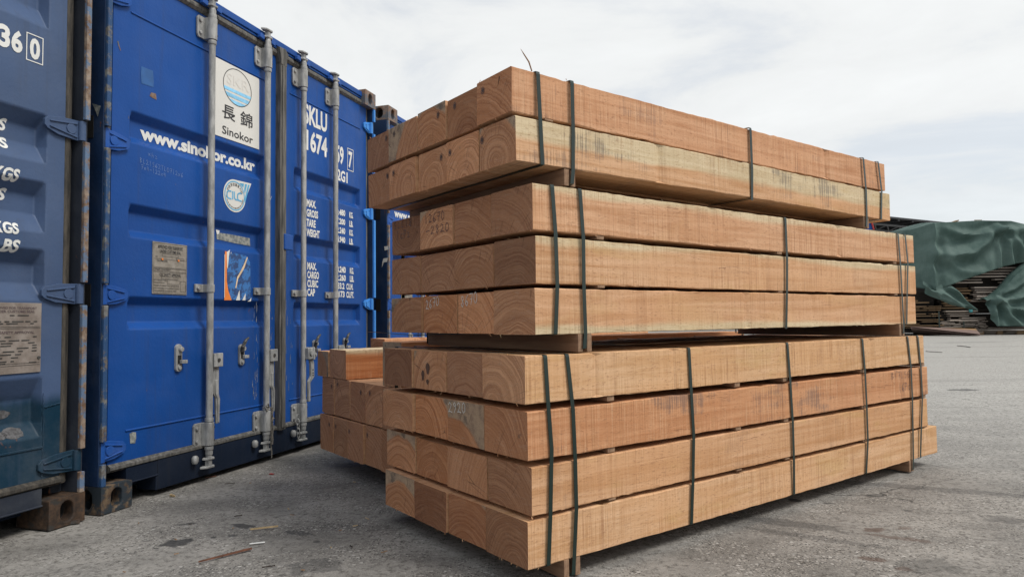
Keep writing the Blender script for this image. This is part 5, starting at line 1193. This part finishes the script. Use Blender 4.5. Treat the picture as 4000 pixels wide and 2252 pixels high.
# ------------------------------------------------------------------ far side of the yard: board stacks, tarpaulins, ramp plate, shed
FY = 27.4
def zp(x, y, Y=FY): return at(3360 + x / 2.686, 820 + y / 2.686, Y)
def fxz(x, y): p = zp(x, y); return p.x, p.z
MAT['tarp'] = (lambda m: (m.bump(m.math('ADD', m.noise(m.coord(), 2.2, 5, .6), m.math('MULTIPLY', m.noise(m.scale(m.coord(), (3, 3, .8)), 1, 4), 1.2)), .45, .06),
    m.done(m.mix(m.ramp(m.noise(m.coord(), .9, 5, .62), .35, .68), (.044, .084, .075), (.085, .135, .123)), .68, 0, .3))[1])(NM('green_tarpaulin'))
def wood_far(name, a, b): 
    m = NM(name); c = m.coord(); rnd = m.n('ShaderNodeObjectInfo').outputs['Random']
    f = m.noise(m.scale(c, (1.0, 8, 30)), 1, 5, .65)
    col = m.mix(m.ramp(f, .3, .7), a, b); col = m.mix(m.ramp(rnd, 0, 1, .0, .6, False), col, tuple(v * .42 for v in a)); return m.done(col, .9, None, .2)
MAT['far_grey'] = wood_far('weathered_grey_boards', (.46, .40, .35), (.28, .24, .21)); MAT['far_brown'] = wood_far('brown_boards', (.34, .235, .14), (.19, .125, .075)); MAT['far_shade'] = simple('shaded_stack_core', (.020, .016, .013), .95)
def far_board(x0, x1, z0, z1, y, mat, label, grp, dep=.22):
    mb = MB(); mb.box(0, x1 - x0, 0, dep, 0, z1 - z0); o = mb.build('sawn_board', MAT[mat], bevel=.006, seg=1); o.location = (x0, y, z0); return tag(o, label, 'board', grp)
def core(x0, x1, z0, z1, y0, y1, lab):  # backing boards coloured near-black, painting in the shade between the front boards
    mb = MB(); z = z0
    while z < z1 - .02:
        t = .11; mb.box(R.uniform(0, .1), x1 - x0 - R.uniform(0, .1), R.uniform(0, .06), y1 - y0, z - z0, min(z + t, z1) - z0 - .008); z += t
    o = mb.build('board_stack', MAT['far_shade']); o.location = (x0, y0, z0); return tag(o, lab, 'board stack')
def stack_zone(xa, ya, xb, yb, step, mat, lab, grp, y=FY, gap=.25, split=.5, jit=.16, tmin=.6):
    """boards laid in layers inside a rectangle given in zoomed photo units"""
    yy = yb
    while yy > ya + step * .6:
        X0, Z0 = fxz(xa, yy); X1, Z1 = fxz(xb, yy - step * R.uniform(tmin, .86))
        segs = [(X0, X1)]
        if R.random() < split: c_ = X0 + (X1 - X0) * R.uniform(.3, .7); segs = [(X0, c_ - .03), (c_ + .03, X1)]
        for s0, s1 in segs:
            if R.random() < gap * .5: continue
            far_board(s0 + R.uniform(-.05, jit), s1 + R.uniform(-jit, .05), Z0, max(Z1, Z0 + .03), y + R.uniform(-.10, .12), mat, lab, grp)
        yy -= step
gb, gg, gd = 'brown boards stacked at the far left', 'grey boards showing under the tarpaulins', 'boards under the right tarpaulin'
Xl, _z = fxz(560, 1240); Xr = 27.0
core(Xl - 1.2, fxz(880, 1240)[0] - .05, .10, fxz(700, 850)[1], FY + .35, FY + 3.0, 'shade-dark core of brown boards behind the timber right end')
core(fxz(880, 1240)[0] + .02, fxz(1225, 1240)[0], .10, fxz(900, 160)[1] - .15, FY + .35, FY + 3.0, 'shade-dark core of the tall board stack under the large green tarpaulin')
core(fxz(1230, 1240)[0], Xr, .18, fxz(1500, 165)[1] - .2, FY + .40, FY + 3.0, 'shade-dark core of the tall board stack at the right edge under both tarpaulins')
stack_zone(470, 930, 868, 1238, 20, 'far_brown', 'brown sawn board in the low stack seen beside the timber right end', gb, gap=.35)
stack_zone(835, 1165, 1222, 1245, 14, 'far_grey', 'grey brown board in the bottom bundle behind the rusty ramp plate', gg, gap=.1, jit=.1)
stack_zone(890, 1035, 1228, 1165, 24, 'far_grey', 'grey board poking out above the rusty ramp plate', gg, gap=.3, jit=.35)
stack_zone(1195, 800, 1450, 960, 23, 'far_grey', 'grey board in the short stack between the two tarpaulins', gg, gap=.0, split=.0, jit=.08)
stack_zone(900, 570, 1800, 800, 30, 'far_grey', 'weathered grey board under the slanting hem of the large tarpaulin', gg, gap=.45, split=.7, jit=.6)
stack_zone(905, 800, 1190, 1035, 26, 'far_brown', 'shaded brown board deep under the large tarpaulin', gg, y=FY + .22, gap=.4)
stack_zone(1330, 1218, 1900, 1300, 15, 'far_grey', 'grey board in the bundle on skids below the right tarpaulin', gd, gap=.0, split=.3, jit=.08)
stack_zone(1235, 1120, 1322, 1300, 13, 'far_grey', 'board end at the left side of the bundle below the right tarpaulin', gd, gap=.0, split=1.0, jit=.02)
for xa, xb in ((1445, 1500), (1650, 1900), (1240, 1300)):
    X0, Z0 = fxz(xa, 1316); X1, Z1 = fxz(xb, 1302); mb = MB(); mb.box(0, X1 - X0, 0, 1.8, 0, max(Z1, .14)); o = mb.build('skid', MAT['far_brown']); o.location = (X0, FY, 0); tag(o, 'timber skid under the right board bundle, %s' % {1445: 'middle one', 1650: 'long right one', 1240: 'left one'}[xa], 'skid', 'skids under the far bundles')
for xa, lab in ((800, 'left'), (1058, 'right')):
    X0, Z0 = fxz(xa, 1242); X1, Z1 = fxz(xa + 7, 1060 if xa == 800 else 1165); mb = MB(); mb.box(0, X1 - X0, 0, .01, 0, Z1 - Z0); o = mb.build('strap', MAT['strap']); o.location = (X0, FY - .16, Z0); tag(o, 'upright dark strap on the far board stacks, %s of the two' % lab, 'strap')
def tarp(name, top, hem, depth_back, label, ny=40, side=None, sag=None, seed=0, mat='tarp', amp=1.0, yoff=-.32, thick=.012):
    """sheet draped over a stack: runs over the top, breaks over the front edge and hangs to its hem"""
    n = 130; vs = []; rows = 0
    RD = [([fxz(*q) for q in pl], w_, a_) for pl, w_, a_ in (sag or [])]
    def lerp(tab, s):
        for (a, p), (b, q) in zip(tab, tab[1:]):
            if s <= b: k = (s - a) / (b - a) if b > a else 0; return p[0] + (q[0] - p[0]) * k, p[1] + (q[1] - p[1]) * k
        return tab[-1][1]
    nt = 8
    for j in range(nt + ny + 1):
        for i in range(n + 1):
            s = i / n; tx, tz = lerp(top, s); hx, hz = lerp(hem, s); sd = 0.0
            if side and s < side[0]:
                sd = (side[0] - s) / side[0] * side[1]
            if j < nt:
                k = 1 - j / nt; x, y, z = tx, FY + yoff + sd + depth_back * k, tz + .10 * sin(pi * k) + .06 * mnoise.noise(Vector((tx * .8, k * 3, seed)))
            else:
                k = (j - nt) / ny; x = tx + (hx - tx) * k; z = tz + (hz - tz) * k
                f = mnoise.noise(Vector((x * .5, z * .3, seed + 5))) * .16 + mnoise.noise(Vector((x * 2.6 + z * .8, z * .6, seed + 9))) * .035
                for pl_, wd, am in RD:
                    best = 9e9; kk = 0
                    for q, ((ax_, az_), (bx_, bz_)) in enumerate(zip(pl_, pl_[1:])):
                        ex, ez = bx_ - ax_, bz_ - az_; u_ = max(0, min(1, ((x - ax_) * ex + (z - az_) * ez) / (ex * ex + ez * ez))); d_ = math.hypot(x - ax_ - ex * u_, z - az_ - ez * u_)
                        if d_ < best: best = d_; kk = (q + u_) / (len(pl_) - 1)
                    f -= am * (1 - .45 * kk) * math.exp(-(best / wd) ** 1.5) - am * .45 * math.exp(-((best - wd * 2.1) / (wd * 1.1)) ** 2)
                y = FY + yoff + sd + f * amp * min(1.0, k * 4) * .8 - .12 * sin(min(1, k * 2.2) * pi * .5)
            vs.append((x, y, z))
    m = n + 1; N = nt + ny + 1
    mb = MB(); mb.add(vs, [(j * m + i, j * m + i + 1, (j + 1) * m + i + 1, (j + 1) * m + i) for j in range(N - 1) for i in range(n)])
    o = mb.build(name, MAT[mat], smooth=True); sdm = o.modifiers.new('thick', 'SOLIDIFY'); sdm.thickness = thick
    return tag(o, label, 'tarpaulin', 'green tarpaulins over the far stacks')
T = lambda x, y: fxz(x, y)
big_top = [(0, T(585, 235)), (.045, T(610, 190)), (.12, T(722, 146)), (.28, T(1000, 132)), (.45, T(1290, 124)), (.58, T(1520, 126)), (.72, T(1719, 172)), (1, T(2150, 178))]
big_hem = [(0, T(592, 800)), (.045, T(612, 790)), (.12, T(712, 852)), (.28, T(1000, 745)), (.40, T(1190, 678)), (.50, T(1400, 612)), (.58, T(1560, 568)), (.72, T(1719, 552)), (1, T(2150, 556))]
px_, pz_ = T(1385, 205)
tarp('tarpaulin', big_top, big_hem, 2.6, 'large faded green tarpaulin draped over the tall far stack', side=(.12, 1.5), seed=3,
     sag=[([(725, 150), (716, 300), (712, 840)], .13, .30), ([(1385, 205), (1250, 335), (1100, 460), (900, 488), (730, 470)], .20, .34), ([(1385, 205), (1480, 330), (1520, 570)], .13, .26), ([(1500, 222), (1600, 400), (1690, 560)], .15, .26),
          ([(1385, 205), (1150, 272), (1000, 265), (830, 195)], .13, .20), ([(1385, 205), (1392, 340), (1400, 600)], .09, .14), ([(640, 200), (660, 450), (690, 800)], .10, .22), ([(1385, 205), (1520, 215), (1719, 200)], .14, .2), ([(850, 560), (1000, 640), (1190, 670)], .16, .14), ([(1719, 300), (1760, 540)], .12, .2)])
small_top = [(0, T(1232, 955)), (.12, T(1300, 925)), (.22, T(1400, 840)), (.35, T(1520, 700)), (.48, T(1650, 592)), (.6, T(1800, 580)), (1, T(2150, 575))]
small_hem = [(0, T(1250, 1110)), (.12, T(1292, 1215)), (.35, T(1480, 1216)), (.6, T(1719, 1216)), (1, T(2150, 1216))]
ax, az = T(1310, 930)
tarp('tarpaulin', small_top, small_hem, .5, 'smaller green tarpaulin wrapped over the right bundle, drawn to a corner', seed=11, yoff=-.55,
     sag=[([(1310, 930), (1300, 1210)], .09, .24), ([(1310, 930), (1430, 1080), (1560, 1215)], .12, .24), ([(1310, 930), (1480, 1030), (1719, 1090)], .12, .26), ([(1310, 930), (1500, 940), (1719, 850)], .11, .26), ([(1370, 890), (1500, 830), (1719, 650)], .09, .24), ([(1400, 850), (1550, 720), (1719, 600)], .08, .2), ([(1310, 930), (1262, 1100)], .08, .2)])
tail_top = [(0, T(603, 780)), (.35, T(720, 850)), (.7, T(835, 795)), (1, T(882, 785))]
tail_hem = [(0, T(610, 880)), (.35, T(880, 1000)), (.7, T(1090, 1050)), (1, T(1122, 1056))]
tarp('tarpaulin', tail_top, tail_hem, .05, 'loose green tarpaulin tail hanging to a point below the large sheet', seed=21, yoff=-.36, amp=.8,
     sag=[([(720, 850), (900, 950), (1110, 1050)], .10, .3), ([(850, 790), (960, 900), (1110, 1050)], .08, .28), ([(610, 800), (760, 930), (1000, 1030)], .08, .2)])
# weights on the sheet
X0, Z0 = T(1242, 126); X1, Z1 = T(1342, 100); mb = MB(); mb.box(0, X1 - X0, 0, .5, 0, Z1 - Z0 + .02); mb.box(.03, X1 - X0 - .04, -.01, .0, .02, .16); o = mb.build('timber_block', MAT['far_brown'], bevel=.01); o.location = (X0, FY + .3, Z0 - .03); tag(o, 'short timber block weighing down the top of the large tarpaulin', 'timber block')
X0, Z0 = T(925, 140); X1, Z1 = T(1020, 120); mb = MB(); mb.add([(0, 0, -.03), (X1 - X0, 0, .10), (X1 - X0, .25, .10), (0, .25, -.03), (0, 0, .02), (X1 - X0, 0, .15), (X1 - X0, .25, .15), (0, .25, .02)], [(0, 1, 2, 3), (4, 5, 6, 7), (0, 1, 5, 4), (1, 2, 6, 5), (2, 3, 7, 6), (3, 0, 4, 7)]); o = mb.build('sawn_board', MAT['far_brown']); o.location = (X0, FY - .1, Z0 - .02); tag(o, 'thin board lying tilted on top of the large tarpaulin', 'board')
# blue-green bottle
X0, Z0 = T(1150, 1070); mb = MB(); mb.lathe([(.06, 0), (.065, .02), (.065, .18), (.03, .24), (.03, .28)], 0, 0, 12); o = mb.build('plastic_bottle', simple('teal_plastic', (.08, .38, .42), .3), smooth=True); o.location = (X0, FY - .06, Z0); tag(o, 'teal plastic bottle on the boards between the tarpaulins', 'bottle')
# rusty ramp plate
m_ = NM('rusty_yellow_plate'); c_ = m_.coord(); xx, yy_, zz_ = m_.xyz(c_)
MAT['ramp'] = m_.done(m_.mix(m_.math('MULTIPLY', m_.ramp(m_.noise(m_.scale(c_, (1.6, 1, 1)), 1, 5, .6), .44, .54), m_.ramp(m_.n('ShaderNodeVectorMath', {0: c_, 1: (1.7, 0, .3)}, operation='DISTANCE').outputs['Value'], 1.9, .5)), m_.mix(m_.noise(c_, 9, 5), (.13, .085, .075), (.24, .17, .145)), (.55, .30, .04)), .8)
A, B_, C_, D_ = ground_at(3360 + 562 / 2.686, 820 + 1308 / 2.686), ground_at(3360 + 1262 / 2.686, 820 + 1320 / 2.686), zp(1212, 1262, FY - .45), zp(530, 1242, FY - .45)
mb = MB(); P0 = A.copy(); vs = [q - P0 for q in (A, B_, C_, D_)]; nrm = (vs[1] - vs[0]).cross(vs[3] - vs[0]).normalized() * .05
mb.add(vs + [q - nrm for q in vs], [(0, 1, 2, 3), (4, 5, 6, 7), (0, 1, 5, 4), (1, 2, 6, 5), (2, 3, 7, 6), (3, 0, 4, 7)])
o = mb.build('ramp_plate', MAT['ramp']); o.location = P0 + Vector((0, 0, .02)); tag(o, 'rusty steel ramp plate with yellow paint in front of the far boards', 'ramp plate')
# open shed with lattice eaves beam
MAT['shed'] = simple('dark_shed_steel', (.035, .038, .042), .7, var=.2, sc=1); MAT['shed_roof'] = simple('roof_sheet_underside', (.028, .031, .036), .8, var=.25, sc=.6)
sh = empty('open_shed', (20, 45, 0)); tag(sh, 'dark open shed with lattice eaves beam behind the tarpaulins', 'shed')
def eave(x): a_ = at(3483, 853, 44.0); b_ = at(3676, 872.5, 46.5); k = (x - a_.x) / (b_.x - a_.x); return a_ + (b_ - a_) * k
def lowc(x): a_ = at(3412, 893, 44.0); b_ = at(3583, 909, 46.0); k = (x - a_.x) / (b_.x - a_.x); return a_ + (b_ - a_) * k
x0, x1 = 12.0, 50.0; E0, E1 = eave(x0), eave(x1); O = Vector((20, 45, 0))
mb = MB(); bk = Vector((-3, 16, 1.2)); t = Vector((0, 0, .12))
q = [E0 - O, E1 - O, E1 + bk - O, E0 + bk - O]; mb.add(q + [v + t for v in q], [(0, 1, 2, 3), (4, 5, 6, 7), (0, 1, 5, 4), (1, 2, 6, 5), (2, 3, 7, 6), (3, 0, 4, 7)])
for i in range(30):
    k = i / 29; p = (E0 * (1 - k) + E1 * k) - O; mb.add([p + Vector((-.06, 0, -.12)), p + Vector((.06, 0, -.12)), p + Vector((.06, 0, 0)), p + Vector((-.06, 0, 0)), p + bk + Vector((-.06, 0, -.12)), p + bk + Vector((.06, 0, -.12)), p + bk + Vector((.06, 0, 0)), p + bk + Vector((-.06, 0, 0))], [(0, 1, 2, 3), (4, 5, 6, 7), (0, 1, 5, 4), (1, 2, 6, 5), (2, 3, 7, 6), (3, 0, 4, 7)])
mb.build('roof', MAT['shed_roof'], sh)
tr = MB(); N = 34
for i in range(N):
    a_ = x0 + (x1 - x0) * i / N; b_ = x0 + (x1 - x0) * (i + 1) / N; mid = (a_ + b_) / 2
    up_ = lambda x: eave(x) - O + Vector((0, .35, -.38)); lw = lambda x: lowc(x) - O + Vector((0, .35, 0))
    tr.tube([up_(a_), up_(b_)], .07, 4); tr.tube([lw(a_), lw(b_)], .09, 4); tr.tube([up_(a_), lw(mid)], .045, 4); tr.tube([lw(mid), up_(b_)], .045, 4)
tr.build('lattice_beam', simple('lattice_steel', (.085, .09, .095), .6), sh)
for x in (14.0, 23.0, 32.0, 41.0):
    p = lowc(x) - O; mb = MB(); mb.box(p.x - .15, p.x + .15, p.y + .2, p.y + .5, 0, p.z); mb.build('column', MAT['shed'], sh)
mb = MB(); q0 = E0 + bk - O; q1 = E1 + bk - O; mb.add([(q0.x, q0.y - .1, 0), (q1.x, q1.y - .1, 0), (q1.x, q1.y - .1, q1.z), (q0.x, q0.y - .1, q0.z)], [(0, 1, 2, 3)])
for i in range(60): k = i / 59; x = q0.x + (q1.x - q0.x) * k; mb.box(x - .05, x + .05, q0.y + (q1.y - q0.y) * k - .16, q0.y + (q1.y - q0.y) * k - .1, 0, q0.z)
mb.build('back_wall', MAT['shed_roof'], sh)
# blue panel with a red edge under the eaves
P = [at(3362, 897, 40), at(3410, 897, 40), at(3401, 866, 40), at(3362, 850, 40)]
mb = MB(); o0 = P[0].copy(); mb.add([p - o0 for p in P] + [p - o0 + Vector((0, .12, 0)) for p in P], [(0, 1, 2, 3), (4, 5, 6, 7), (0, 1, 5, 4), (1, 2, 6, 5), (2, 3, 7, 6), (3, 0, 4, 7)])
o = mb.build('blue_panel', MAT['blue']); o.location = o0
d_ = (P[2] - P[1]).normalized(); e_ = MB(); e_.tube([P[1] - o0 + Vector((.03, -.04, 0)), P[2] - o0 + Vector((.03, -.04, 0))], .055, 6); e_.build('red_edging', simple('red_edge', (.35, .03, .03), .5), o)
po = MB(); po.box(.2, .3, .03, .09, -o0.z, .02); po.build('post', MAT['shed'], o)
tag(o, 'blue panel with a red edge standing under the dark shed eaves', 'panel')
